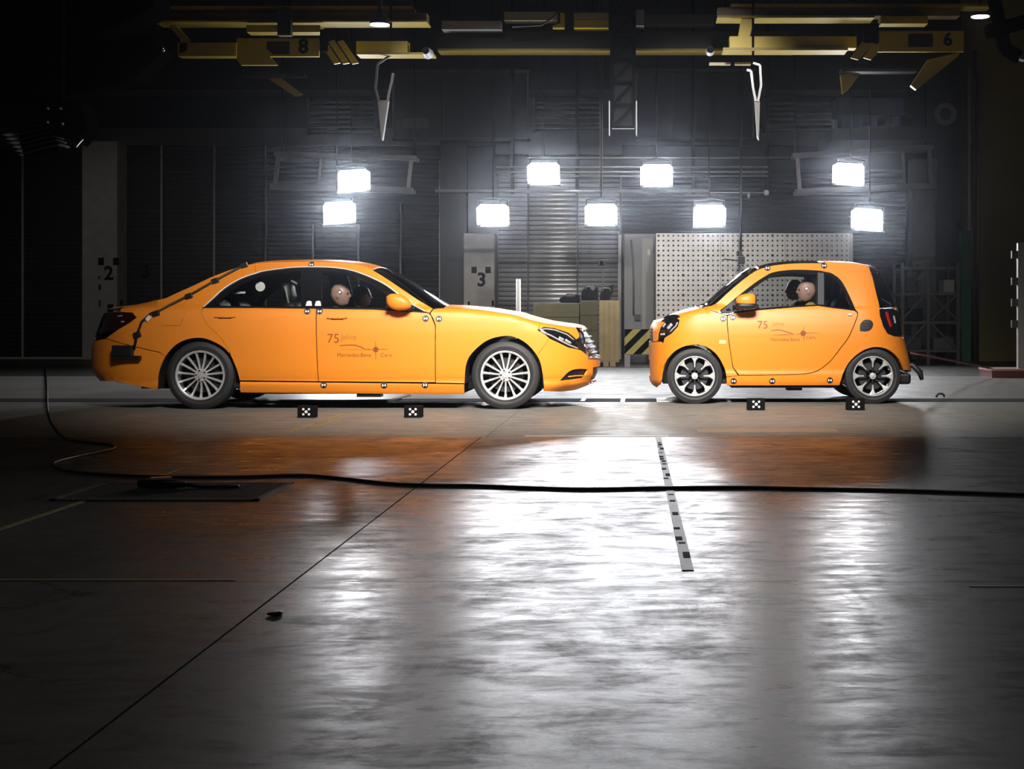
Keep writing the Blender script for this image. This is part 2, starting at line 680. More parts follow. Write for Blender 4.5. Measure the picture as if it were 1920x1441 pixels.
def wheel(car, cx, yface, cz, r, rr, width, side, style):
    """tyre is the wheel part; rim, spokes, hub cap and disc are its sub-parts"""
    c = Vector((cx, yface, cz))
    ax = Vector((0, side, 0))          # outward
    sw = r - rr
    prof = [(rr * 0.99, -width * 0.9), (rr * 1.02, -width * 0.98), (rr + sw * .45, -width * 1.02), (r - 0.03, -width * 0.97), (r - 0.006, -width * .88),
            (r, -width * .8)]
    for g in (.68, .5, .32):
        prof += [(r, -width * (g + .035)), (r - .008, -width * (g + .025)), (r - .008, -width * (g - .025)), (r, -width * (g - .035))]
    prof += [(r, -width * .16), (r - 0.007, -width * .08), (r - 0.03, -0.004), (rr + sw * .5, 0.004), (rr + sw * .28, 0.0), (rr + sw * .25, -0.003), (rr + sw * .2, 0.0), (rr + .006, -0.012), (rr * .99, -0.02)]
    mb = MB(); mb.lathe(c, ax, prof, 64)
    w = mb.build('wheel', M_tyre, car.root, origin=c, smooth=35, fix=True)
    bright = M_alloy
    # rim barrel + lip
    mb = MB()
    lip = 0.016 if style == 'sedan' else 0.009
    mb.lathe(c, ax, [(rr, -width * .9), (rr - .01, -width * .5), (rr - .014, -0.05), (rr - lip, -0.028), (rr - lip + .001, -0.012), (rr - .004, -0.006), (rr + .006, -0.006), (rr + .007, -0.016)], 64)
    mb.build('rim', bright if style == 'sedan' else [M_alloy], w, smooth=40)
    mb = MB()
    mb.lathe(c, ax, [(rr - .013, -0.14), (0.02, -0.14)], 40)
    mb.build('wheel_well_shade', mat('wheel_shade_black', (.004, .004, .004), .9, spec=0), w)  # black disc standing in for the shade behind the spokes
    mb = MB()
    mb.lathe(c, ax, [(rr * .72, -0.125), (rr * .72, -0.1), (rr * .3, -0.1), (rr * .3, -.125)], 40)
    mb.build('brake_disc', M_disc, w, smooth=40)
    # hub
    mb = MB()
    hr = rr * (.27 if style == 'sedan' else .17)
    mb.lathe(c, ax, [(hr, -0.075), (hr, -0.034), (hr * .93, -0.026), (hr * .5, -0.024), (hr * .48, -.03), (hr * .44, -.03), (hr * .42, -0.018), (0.001, -0.016)], 40)
    mb.build('hub_cap', M_alloy, w, smooth=35)
    if style == 'sedan':
        for k in range(5):
            a = 2 * math.pi * (k + .5) / 5
            q = c + Vector((math.cos(a), 0, math.sin(a))) * hr * .72 + ax * -0.0245
            mb = MB(); mb.lathe(q, ax, [(.0095, 0), (.0095, .001), (.001, .001)], 10)
            mb.build('wheel_bolt', M_darkalloy, w)
    n = 15 if style == 'sedan' else 8
    for k in range(n):
        a = 2 * math.pi * (k + (.5 if style == 'sedan' else 0)) / n + math.pi / 2
        er = Vector((math.cos(a), 0, math.sin(a))); et = Vector((-math.sin(a), 0, math.cos(a)))
        mb = MB()
        if style == 'sedan':
            st = [(hr * .9, .0075, -0.034), (rr * .5, .008, -0.046), (rr * .8, .0095, -0.034), (rr - .012, .013, -0.018)]
        else:
            st = [(hr * .8, .007, -0.034), (rr * .45, .0055, -0.03), (rr * .68, .008, -0.024), (rr * .82, .017, -0.018), (rr * .95, .038, -0.014)]
        vs, fs = [], []
        for (rad, hw, dy) in st:
            dep = .02
            for (t, y) in ((-hw * 1.25, dy - dep), (-hw, dy - .002), (-hw * .7, dy), (hw * .7, dy), (hw, dy - .002), (hw * 1.25, dy - dep)):
                vs.append(c + er * rad + et * t + ax * y)
        for i in range(len(st) - 1):
            for j in range(6):
                j2 = (j + 1) % 6
                fs.append((i * 6 + j, i * 6 + j2, (i + 1) * 6 + j2, (i + 1) * 6 + j))
        fs.append(tuple(range(6))); fs.append(tuple((len(st) - 1) * 6 + j for j in range(6)))
        mb.add(vs, fs)
        if style != 'sedan':
            mb.mi = [1 if i < 6 else 0 for i in range(len(fs))]     # dark inner end
        o = mb.build('spoke', M_alloy if style == 'sedan' else [M_alloy, M_darkalloy], w)
    return w


def car_seat(car, x, y, zc, facing, scale=1.0, belt=True):
    """cushion with backrest and headrest as sub-parts"""
    f = facing
    mb = MB()
    mb.obox((x + f * .26, y, zc), (f * .26, 0, .03), (0, .25, 0), (-.008 * f, 0, .08))
    st = mb.build('seat', M_seat, car.root, bevel=.05, smooth=50)
    mb = MB()
    mb.obox((x - f * .09, y, zc + .33), (-f * .11, 0, .33), (0, .25, 0), (f * .075, 0, .025))
    mb.build('backrest', M_seat, st, bevel=.06, smooth=50)
    mb = MB()
    mb.obox((x - f * .24, y, zc + .77), (-f * .02, 0, .09), (0, .13, 0), (f * .05, 0, .01))
    mb.build('headrest', M_seat, st, bevel=.04, smooth=50)
    return st


def text_decal(car, name, px, py, body, size, m, spacing=1.0):
    vs, fs = text2d(body, size, spacing)
    car.decal(name, px, py, [(v[0], v[1]) for v in vs], fs, [0] * len(fs), [m], off=0.0025)


def stroke(car, name, pxs, w, m):
    """thin printed line along pixel points on the flank"""
    uzs = car.px(pxs)
    vs, fs = [], []
    for i, (u, z) in enumerate(uzs):
        a, b = uzs[max(i - 1, 0)], uzs[min(i + 1, len(uzs) - 1)]
        d = np.array(b) - np.array(a); d = d / np.linalg.norm(d)
        n = np.array([-d[1], d[0]]) * w / 2 * (1 if 0 < i < len(uzs) - 1 else .4)
        vs += [tuple(car.pos(u + n[0], z + n[1], -1, .0025)), tuple(car.pos(u - n[0], z - n[1], -1, .0025))]
    for i in range(len(uzs) - 1):
        fs.append((2 * i, 2 * i + 1, 2 * i + 3, 2 * i + 2))
    me = bpy.data.meshes.new(name)
    me.from_pydata(vs, [], fs)
    return link(name, me, m, car.root)


def blob(c, rx, ry, rz, e=2.6, nu=28, nv=16, fn=None):
    """superellipsoid verts/faces"""
    vs, fs = [], []
    def sp(v): return math.copysign(abs(v) ** (2 / e), v)
    for j in range(nv + 1):
        ph = -math.pi / 2 + math.pi * j / nv
        for i in range(nu):
            th = 2 * math.pi * i / nu
            v = Vector((rx * sp(math.cos(ph)) * sp(math.cos(th)), ry * sp(math.cos(ph)) * sp(math.sin(th)), rz * sp(math.sin(ph))))
            if fn: v = fn(v)
            vs.append(Vector(c) + v)
    for j in range(nv):
        for i in range(nu):
            i2 = (i + 1) % nu
            fs.append((j * nu + i, j * nu + i2, (j + 1) * nu + i2, (j + 1) * nu + i))
    return vs, fs


# ================================================================== the sedan
YC1 = 15.39
sedan_root = empty('sedan_car', (-3.1, YC1, 0), 'long orange four-door sedan with silver multi-spoke wheels, facing right', 'car')


def green1(X, z):
    dz = max(0, z - 1.0)
    g = .885 - .40 * dz - .50 * dz * dz
    if X > -2.8: g -= .11 * ((X + 2.8) / .8) ** 2
    if X < -4.2: g -= .10 * ((-4.2 - X) / .9) ** 2
    return max(g, .3)


def tline(pts, d):
    return [((p[0] - CX) * d / F, H - (p[1] - CY) * d / F) for p in pts]


hood1 = tline([(832, 576), (858, 577), (910, 581.5), (962, 589.5), (1014, 600), (1050, 607)], 14.62)
_Lr = (-.425 + 1.25) * math.pi / 2
_Ll = (5.73 - 5.0) * math.pi / 2
hood1 += [(-.62, .836), (-.30, .815), (-1.25 + _Lr + .001, .80)]
trunk1 = [(-5.0 - _Ll - .001, 1.0), (-5.6, 1.008), (-5.3, 1.035), (-5.05, 1.072), (-4.9, 1.105)]
sedan = Car(sedan_root, YC1,
            wz=[(.1, .84), (.17, .90), (.235, .925), (.262, .928), (.285, .915), (.33, .93), (.42, .942), (.55, .948), (.68, .95), (.78, .948), (.86, .94), (.92, .933), (.97, .918), (1.02, .90), (1.1, .88)],
            xl=[(.1, -5.35), (.2, -5.5), (.27, -5.64), (.36, -5.72), (.508, -5.73), (.64, -5.72), (.774, -5.67), (.92, -5.615), (1.012, -5.57), (1.15, -5.5)],
            xr=[(.1, -.8), (.157, -.66), (.242, -.476), (.332, -.425), (.48, -.43), (.6, -.459), (.746, -.521), (.825, -.60), (.9, -.75), (1.0, -.9)],
            xsl=-5.0, xsr=-1.25, pl=2.6, pr=2.5, zb=1.015, green=green1, top=[hood1, trunk1], rs=.05)


def build_sedan(c):
    UC, UL = c.u1, c.u0
    archF = cr([(1020, 733), (1017, 699), (1009, 670.5), (988.5, 645), (962.5, 631), (936.5, 631), (910, 640), (884, 663), (874, 684), (871, 718)], 6)
    archR = cr([(296, 730), (298, 699), (310.6, 668), (331.5, 645), (357.5, 634.5), (383.5, 634.5), (409.6, 645), (430, 662.7), (443.4, 691), (449.5, 713)], 6)
    iF = min(range(len(archF)), key=lambda i: abs(archF[i][0] - 1006) + abs(archF[i][1] - 667))
    iR = min(range(len(archR)), key=lambda i: abs(archR[i][0] - 312) + abs(archR[i][1] - 666))
    iD = min(range(len(archR)), key=lambda i: abs(archR[i][0] - 433) + abs(archR[i][1] - 667))
    lamp = [(1008, 618.4), (1020, 613), (1040, 615), (1066, 623.5), (1081, 636), (1091, 652), (1089, 656), (1066, 651), (1041, 639), (1025, 629)]
    tlamp = [('uz', UL + .31, .69), ('uz', UL + .30, .80), ('uz', UL + .33, .965), (227, 584.6), (248, 586), (256, 595), (243, 605), (222, 617)]
    u838 = c.pick(832, 577)[0]
    hoodline = [('uz', u, c.T(u)) for u in np.linspace(u838, c.pick(1012, 604)[0], 14)]
    # --- panels
    c.panel('front_fender', [(817, 611), (812, 596), (807, 588), (812, 580)] + hoodline + [(1008, 618.4), (1025, 629), (1030, 634)] + archF[iF:] + [(817, 717)], M_orange)
    ug = c.pick(1098, 662)[0]
    intake = cr([(1050, 713.5), (1066, 697), (1082, 691.5), (1103, 692)], 3) + [(1098, 703), (1094, 709), (1066, 712.5)]
    lowin = [('uz', ug + .12, .40), ('uz', UC - .001, .40), ('uz', UC - .001, .27), ('uz', ug + .1, .27)]
    c.panel('front_bumper', archF[:iF + 1] + [(1030, 634), (1041, 639), (1066, 651), (1089, 656), (1098, 663)] +
            [('uz', u, .5) for u in np.linspace(ug + .04, UC, 10)] + [('uz', UC, .405), ('uz', ug + .12, .405), ('uz', ug + .1, .265), ('uz', UC, .265), ('uz', UC, .2)] + [('uz', ug + .2, .2), (1112, 718), (1080, 730.5), (1050, 734.5)],
            M_orange, holes=[intake], gap=.002)
    c.panel('bumper_intake', intake, M_black, off=-.03, flange=0, gap=-.01)
    c.rail('intake_blade', [(1066, 706), (1080, 704.5), (1096, 704)], .007, M_orange, off=-.004)
    c.panel('lower_intake', [(ug + .11, .402), (UC, .402), (UC, .268), (ug + .1, .268)], M_black, uz=True, off=-.03, flange=0, gap=-.005)
    c.rail('bumper_trim', [(ug + .12, .245), (ug + .35, .245), (UC, .245)], .009, M_chrome, uz=True)
    c.panel('front_door', [(594.5, 578.5), (700, 580), (803, 586.5), (808, 592), (816, 611), (816, 716), (597.5, 714.5)], M_orange, res=.03)
    c.panel('rear_door', [(381, 577), (480, 577), (593, 578.5), (596.5, 714.5)] + archR[iD:][::-1] + cr([(430, 657.5), (412, 631), (391, 611), (378.5, 590), (379, 582)], 4), M_orange, res=.03)
    c.panel('sill', [(450, 715), (597, 716.5), (817, 719), (870.5, 720), (871, 739), (832, 739.5), (665, 737.5), (451, 735.5)], M_orange, res=.022)
    c.panel('quarter_panel', cr([(379.6, 575.5), (394, 563), (420, 539.5), (451, 521.5), (480, 511.5)], 4) + cr([(478, 495), (456, 498), (404, 516), (352, 540), (305, 561)], 4) +
            [('uz', u, c.T(u)) for u in np.linspace(-4.91, c.pick(228, 577)[0], 9)] + [(227, 584.6), (248, 586), (256, 595), (243, 605), (222, 617), (199, 634), (240, 646), (300, 660)] +
            archR[iR:iD] + cr([(430, 657.5), (412, 631), (391, 611), (378.5, 590), (379, 580)], 4), M_orange)
    c.panel('rear_bumper', [(199, 635), (240, 647), (300, 661)] + archR[:iR + 1][::-1] + [(248, 721), (215, 714), ('uz', UL + .3, .26), ('uz', UL, .26), ('uz', UL, .66), ('uz', UL + .3, .66)], M_orange, gap=.002)
    c.panel('rear_panel', [(UL, .665), (UL + .30, .665), (UL + .30, .98), (UL, .985)], M_orange, uz=True)
    c.panel('roof_rail', cr([(480, 511.5), (495, 507.5), (547, 501), (600, 500), (638, 502.5), (669, 509), (702, 522), (728, 536), (754, 556), (780, 574.5), (805, 587)], 4) +
            cr([(812, 578), (790, 565.5), (759, 545), (728, 524), (699, 506.5), (674, 498.5), (640, 494), (587, 492), (508, 493), (478, 495)], 4), M_orange)
    rail_poly = cr([(480, 511.5), (495, 507.5), (547, 501), (600, 500), (638, 502.5), (669, 509), (702, 522), (728, 536), (754, 556), (780, 574.5), (805, 587)], 4) + cr([(812, 578), (790, 565.5), (759, 545), (728, 524), (699, 506.5), (674, 498.5), (640, 494), (587, 492), (508, 493), (478, 495)], 4)
    c.panel('inner_trim', rail_poly, M_lining, off=-.03, flange=0, gap=-.004)
    c.panel('inner_trim', cr([(379.6, 577), (394, 563), (420, 539.5), (451, 521.5), (480, 511.5)], 4) + cr([(478, 495), (456, 498), (404, 516), (352, 540), (305, 561)], 4) + [(310, 578)], M_lining, off=-.03, flange=0, gap=-.004)
    # --- side glazing
    dlo = cr([(380.5, 576), (395, 563.5), (421, 540), (452, 522), (481, 512), (496, 508), (547, 501.5), (600, 500.5), (638, 503), (668, 509.6), (701, 522.5), (727, 536.5), (753, 556.5), (780, 575), (803, 586)], 4) + [(723, 578.5), (593, 577.5)]
    g1 = cr([(405, 572.5), (416, 560), (440, 541), (470, 525), (505, 513.5), (545, 508), (564, 507)], 4) + [(564, 573.5)]
    g2 = [(604, 574)] + cr([(604, 508), (634, 509.5), (664, 517), (694, 530), (722, 548), (752, 572), (757, 576)], 4)
    c.panel('window_frame', dlo, M_gloss, holes=[g1, g2], off=-.004, flange=.02, gap=.001)
    c.panel('window_pane', g1, M_glass, off=-.012, flange=.003, gap=-.004)
    c.panel('window_pane', g2, M_glass, off=-.012, flange=.003, gap=-.004)
    c.rail('chrome_window_trim', dlo[:-3], .0075, M_satin, off=.003)
    c.rail('chrome_belt_trim', [(382, 576), (480, 576.5), (593, 577.5), (723, 579), (803, 586)], .005, M_black, off=.0)
    # --- top surfaces
    us = [u for u in np.linspace(u838, UC, 40)]
    c.loft('bonnet', [(u, c.T(u)) for u in us], M_orange, crown=lambda t: .032 * (1 - t ** 8), ex=2.6)
    ap = c.px(cr([(813, 577), (790, 565), (759, 544.5), (728, 523.5), (699, 506)], 5))
    c.loft('windscreen', ap, M_screen, bow=.07, crown=.03)
    c.rail('wiper_cowl', [(832, 577), (820, 577), (813, 577.5)], .012, M_black, off=-.01)
    rf = c.px(cr([(699, 506), (674, 498), (640, 493.5), (587, 491.5), (508, 492.5), (470, 495.5)], 6))
    c.loft('roof', rf, M_orange, crown=.045, thick=.01)
    c.loft('headliner', rf, M_lining, crown=.03, drop=.03)
    rw = c.px(cr([(470, 495.5), (456, 497.5), (404, 515.5), (352, 539.5), (310, 559)], 5))
    c.loft('rear_window', rw, M_tint, bow=-.05, crown=.03)
    c.loft('boot_lid', [(-4.82, 1.105)] + [(u, c.T(u)) for u in np.linspace(-4.9, UL, 24)], M_orange, crown=.03, ex=2.6)
    # --- lamps
    for o in c.panel('headlight', lamp, M_gloss, off=-.004, flange=.03, gap=.002, label='dark headlight with bright inner strips'):
        sd = -1 if o.data.vertices[0].co.y < 0 else 1
        for pth, r in (([(1012, 618), (1022, 616), (1040, 618), (1062, 626), (1076, 637)], .008), ([(1024, 625), (1034, 629), (1050, 638), (1066, 646), (1084, 653)], .009), ([(1014, 619), (1024, 625)], .014), ([(1048, 633), (1056, 637)], .017), ([(1060, 637), (1070, 643)], .015)):
            c.rail('light_strip', pth, r, M_lens, off=-.002, sides=(sd,), parent=o)
    for o in c.panel('tail_light', tlamp, M_darkred, off=-.002, flange=.03, gap=.002, label='dark red tail light'):
        sd = -1 if o.data.vertices[0].co.y < 0 else 1
        c.rail('light_strip', [(221, 593), (229, 592)], .008, M_lens, sides=(sd,), parent=o)
        c.rail('light_strip', [(227, 603), (233, 603)], .008, M_lens, sides=(sd,), parent=o)
    c.panel('lamp_brow', [('uz', u, c.T(u)) for u in np.linspace(c.pick(1012, 604)[0], c.pick(1084, 618)[0], 10)] + [(1086, 632), (1081, 636), (1066, 623.5), (1040, 615), (1020, 613), (1009, 617.5)], M_orange)
    # --- grille
    gr = [('uz', c.pick(1087, 621)[0], .765), (1098, 661), ('uz', ug + .1, .51), ('uz', UC, .51), ('uz', UC, .79), ('uz', ug + .1, .785)]
    for o in c.panel('grille', gr, M_black, off=-.03, flange=.0, gap=-.006):
        sd = -1 if o.data.vertices[0].co.y < 0 else 1
        for zz in (.56, .615, .67, .725):
            ul = np.interp(zz, [.51, .78], [ug + .06, c.pick(1088, 622)[0] + .02])
            c.rail('grille_bar', [(ul, zz), (ul + .2, zz), (UC, zz)], .008, M_chrome, off=-.012, uz=True, sides=(sd,), parent=o)
    c.rail('grille_surround', [(UC, .80), (ug + .2, .795), (c.pick(1088, 620)[0], .775), (c.pick(1096, 650)[0], .62), (ug + .02, .51), (ug + .3, .50), (UC, .50)], .011, M_chrome, uz=True, off=.004)
    # --- door handles, fuel flap, seams
    for a in ((402, 593.5, 441), (613, 595.5, 651)):
        c.rail('door_handle', cr([(a[0], a[1]), (a[0] + 10, a[1] + .5), (a[0] + 26, a[1] + .8), (a[2], a[1] - .3)], 2), .011, M_orange, off=.006)
        c.rail('handle_recess', [(a[0] + 8, a[1] + 3), (a[2] - 8, a[1] + 3)], .009, M_black, off=-.006)
    stroke(c, 'fuel_flap_seam', [(303, 610), (337, 610.5), (342, 603), (347, 583)], .004, M_print)
    # --- inner shell, arches, underside
    shell = [(296, 729), (248, 720)] + [('uz', UL + .25, .3), ('uz', UL, .3), ('uz', UL, .95), (240, 578), (300, 566), (382, 578), (593, 580), (803, 588), (830, 580), (1012, 604), (1080, 622), ('uz', UC, .75), ('uz', UC, .28), (1060, 728)]
    c.panel('inner_shell', shell + archF[:] + [(871, 735), (451, 732)] + archR[::-1], M_under, off=-.05, flange=0, gap=.0, res=.06)
    for arch in (archF, archR):
        uz = c.px(arch)
        for side in (-1, 1):
            vs, fs = [], []
            for (u, z) in uz:
                p = c.pos(u, z, side, -.012)
                vs += [p, p + Vector((0, -side * .36, 0))]
            for i in range(len(uz) - 1):
                fs.append((2 * i, 2 * i + 1, 2 * i + 3, 2 * i + 2))
            mb = MB(); mb.add(vs, fs)
            mb.build('wheel_arch_liner', M_under, c.root, smooth=True)
    mb = MB()
    mb.box(-4.0, -1.8, c.yc - .80, c.yc + .80, .15, .22)
    mb.box(-5.15, -.85, c.yc - .52, c.yc + .52, .19, .30)
    mb.build('underbody', M_under, c.root)
    mb = MB()
    mb.box(-2.86, -2.62, c.yc - .86, c.yc - .70, .12, .2)
    mb.build('jacking_bracket', M_black, c.root)
    # --- interior
    for y in (-.38, .38):
        car_seat(c, -3.42, c.yc + y, .42, 1)
        car_seat(c, -4.22, c.yc + y, .44, 1)
    mb = MB()
    mb.obox((-2.22, c.yc, .86), (.22, 0, .0), (0, .72, 0), (0, 0, .12))
    mb.build('dashboard', M_seat, c.root, bevel=.06, smooth=50)
    mb = MB()
    mb.box(-4.35, -1.95, c.yc - .84, c.yc + .84, .22, .26)
    mb.build('cabin_floor', M_under, c.root)
    mb = MB()
    mb.obox((-4.72, c.yc, .99), (.3, 0, .02), (0, .66, 0), (0, 0, .02))
    mb.build('parcel_shelf', M_seat, c.root)
    q = Vector((-2.62, c.yc + .38, .92)); axs = Vector((-.85, 0, .5)).normalized()
    ring = []
    e1 = Vector((0, 1, 0)); e2 = axs.cross(e1)
    for k in range(33):
        a = 2 * math.pi * k / 32
        ring.append(q + (e1 * math.cos(a) + e2 * math.sin(a)) * .185)
    mb = MB(); mb.tube(ring, .015, 8, False)
    sw = mb.build('steering_wheel', M_black, c.root, smooth=True)
    mb = MB(); mb.lathe(q, axs, [(.07, -.05), (.075, -.01), (.05, .012), (.001, .016)], 20)
    for a in (0, math.pi, 1.5 * math.pi):
        mb.bar(q, q + (e1 * math.cos(a) + e2 * math.sin(a)) * .18, .03, .014, axs)
    mb.build('steering_hub', M_black, sw, smooth=40)
    # measuring gear in the rear of the cabin: white disc, bent rod, light strips
    p = P(488, 537, 14.80)
    mb = MB(); mb.lathe(p, (0, -1, 0), [(.048, -.01), (.05, 0), (.001, .004)], 28)
    mb.build('white_target_disc', M_white, c.root)
    mb = MB(); mb.tube([P(392, 571, 14.60), P(405, 559, 14.64), P(424, 544, 14.70), P(431, 549, 14.74), P(460, 548.5, 14.78)], .013, 8)
    mb.build('roll_tube', M_white, c.root, smooth=True)
    mb = MB(); mb.tube([P(534, 536, 14.8), P(537, 548, 14.8), P(541, 569, 14.8)], .012, 6)
    mb.tube([P(546, 526, 14.85), P(557, 532, 14.85)], .012, 6)
    mb.build('seat_belt', mat('belt_grey', (.28, .28, .26), .6), c.root, smooth=True)
    for x0 in (573, 590):
        vs = [(0, 0), (.065, 0), (.055, .045), (.035, .052), (.008, .045)]
        c.decal('white_marker', x0, 573.5, vs, [(0, 1, 2, 3, 4)], [0], [M_white], off=.004)
    # --- mirrors
    for side in (-1, 1):
        mc = Vector((P(749, 567, 14.38).x, c.yc + side * 1.02, 1.075))

        def fn(v):
            k = 1 - .35 * max(0, v.x / .125)
            return Vector((v.x, v.y, v.z * k + .02 * (v.x / .125) * (-1)))
        vs, fs = blob(mc, .125, .085, .082, 2.7, fn=fn)
        mb = MB(); mb.add(vs, fs)
        mi = mb.build('door_mirror', M_orange, c.root, smooth=True)
        mb = MB(); mb.bar(mc + Vector((.05, side * -.03, -.06)), Vector((mc.x + .09, c.yc + side * .84, 1.0)), .09, .035)
        mb.build('mirror_foot', M_black, mi, bevel=.01)
        mb = MB(); mb.obox(mc + Vector((-.118, 0, .0)), (.004, 0, 0), (0, .07, 0), (0, 0, .062))
        mb.build('mirror_glass', M_chrome, mi, bevel=.003)
    # --- wheels
    for xx in (-4.425, -1.355):
        for side in (-1, 1):
            wheel(c, xx, c.yc + side * .915, .343, .343, .243, .24, side, 'sedan')
    # --- targets and print
    for t in ((576, 583.5), (599.5, 583.5), (798, 597), (823, 597.5), (607, 721.5), (720, 722), (797, 721.5)):
        c.target(*t)
    c.target(584, 496, .03)
    text_decal(c, 'printed_number', 625, 635, '75', .13, M_print)
    text_decal(c, 'printed_word', 654, 632, 'Jahre', .075, M_print2)
    text_decal(c, 'printed_word', 664, 665.5, 'Mercedes-Benz', .055, M_print, 1.0)
    text_decal(c, 'printed_word', 724, 665.5, 'Cars', .055, M_print, 1.1)
    stroke(c, 'printed_curve', cr([(636, 648), (652, 646.5), (666, 647), (676, 650), (685, 655)], 4), .009, M_print)
    stroke(c, 'printed_curve', [(640, 654), (665, 655), (684, 656)], .004, M_print2)
    stroke(c, 'printed_curve', [(684, 655), (690, 654.5), (697, 655)], .007, M_print)
    stroke(c, 'printed_crosshair', [(704.5, 639), (704.5, 655), (704.5, 673)], .009, M_print)
    stroke(c, 'printed_crosshair', [(692, 655), (704, 655), (728, 654)], .006, M_print)
    n = 20
    vs = [(0, 0)] + [(.028 * math.cos(2 * math.pi * k / n), .028 * math.sin(2 * math.pi * k / n)) for k in range(n)]
    c.decal('printed_crosshair', 704.5, 655, vs, [(0, 1 + k, 1 + (k + 1) % n) for k in range(n)], [0] * n, [M_print], off=.0022)
    # --- release box and taped cable on the C-pillar
    path = [(252, 655), (258, 626), (266, 604), (284, 588), (294, 587), (318, 574), (355, 555), (404, 527), (445, 505), (458, 498)]
    uz = c.px(path)
    mb = MB(); mb.tube([c.pos(u, z, -1, .012) for u, z in uz], .013, 6)
    mb.build('taped_cable', M_black, c.root, smooth=True)
    for (a, b) in ((258, 627), (293, 588), (355, 556), (404, 528), (458, 499)):
        u, z = c.pick(a, b)
        mb = MB(); mb.obox(c.pos(u, z, -1, .014), (.035, 0, .012), (0, .014, 0), (-.008, 0, .026))
        mb.build('tape_patch', M_black, c.root, bevel=.006)
    u, z = c.pick(234, 657)
    p = c.pos(u, z, -1, .04)
    mb = MB(); mb.obox(p, (.10, .0, 0), (0, .04, 0), (0, 0, .055)); mb.obox(p + Vector((.04, 0, -.07)), (.14, 0, 0), (0, .03, 0), (0, 0, .022))
    mb.build('release_box', M_black, c.root, bevel=.008)
    u, z = c.pick(279, 597)
    mb = MB(); mb.obox(c.pos(u, z, -1, .014), (.02, 0, .02), (0, .006, 0), (-.014, 0, .014))
    mb.build('white_connector', M_white, c.root)
    mb = MB(); mb.tube([c.pos(*c.pick(229, 662), -1, .03), P(212, 678, 14.9), P(196, 690, 15.1), P(186, 700, 15.3)], .01, 6)
    mb.build('trailing_lead', mat('dark_red_lead', (.06, .008, .006), .5), c.root, smooth=True)
    return


build_sedan(sedan)


# ================================================================== the small two-seater
YC2 = 16.15
smart_root = empty('compact_car', (1.55, YC2, 0), 'short orange two-door city car with black and silver wheels, facing left', 'car')


def green2(X, z):
    dz = max(0, z - 1.0)
    g = .765 - .28 * dz - .34 * dz * dz
    if X < 1.25: g -= .10 * ((1.25 - X) / .7) ** 2
    return max(g, .3)


_l2 = (.72 - .10) * math.pi / 2
hood2 = [(.72 - _l2 - .001, .872), (.05, .875), (.22, .885)] + tline([(1247, 592), (1262, 586.5), (1280, 582), (1300, 578), (1322, 574), (1336, 572)], 15.6)
smart = Car(smart_root, YC2,
            wz=[(.1, .72), (.17, .765), (.24, .80), (.32, .81), (.36, .80), (.42, .808), (.52, .818), (.65, .825), (.75, .825), (.85, .815), (.93, .80), (1.0, .78), (1.1, .75)],
            xl=[(.08, .25), (.13, .17), (.215, .105), (.4, .098), (.64, .10), (.81, .11), (.897, .16), (.98, .28), (1.05, .45)],
            xr=[(.1, 2.9), (.2, 2.97), (.33, 3.0), (.45, 2.98), (.6, 2.94), (.75, 2.90), (.9, 2.875), (1.04, 2.84), (1.2, 2.78), (1.3, 2.73), (1.45, 2.66), (1.6, 2.6)],
            xsl=.72, xsr=2.33, pl=2.6, pr=2.8, zb=1.02, green=green2, top=[hood2], rs=.06)


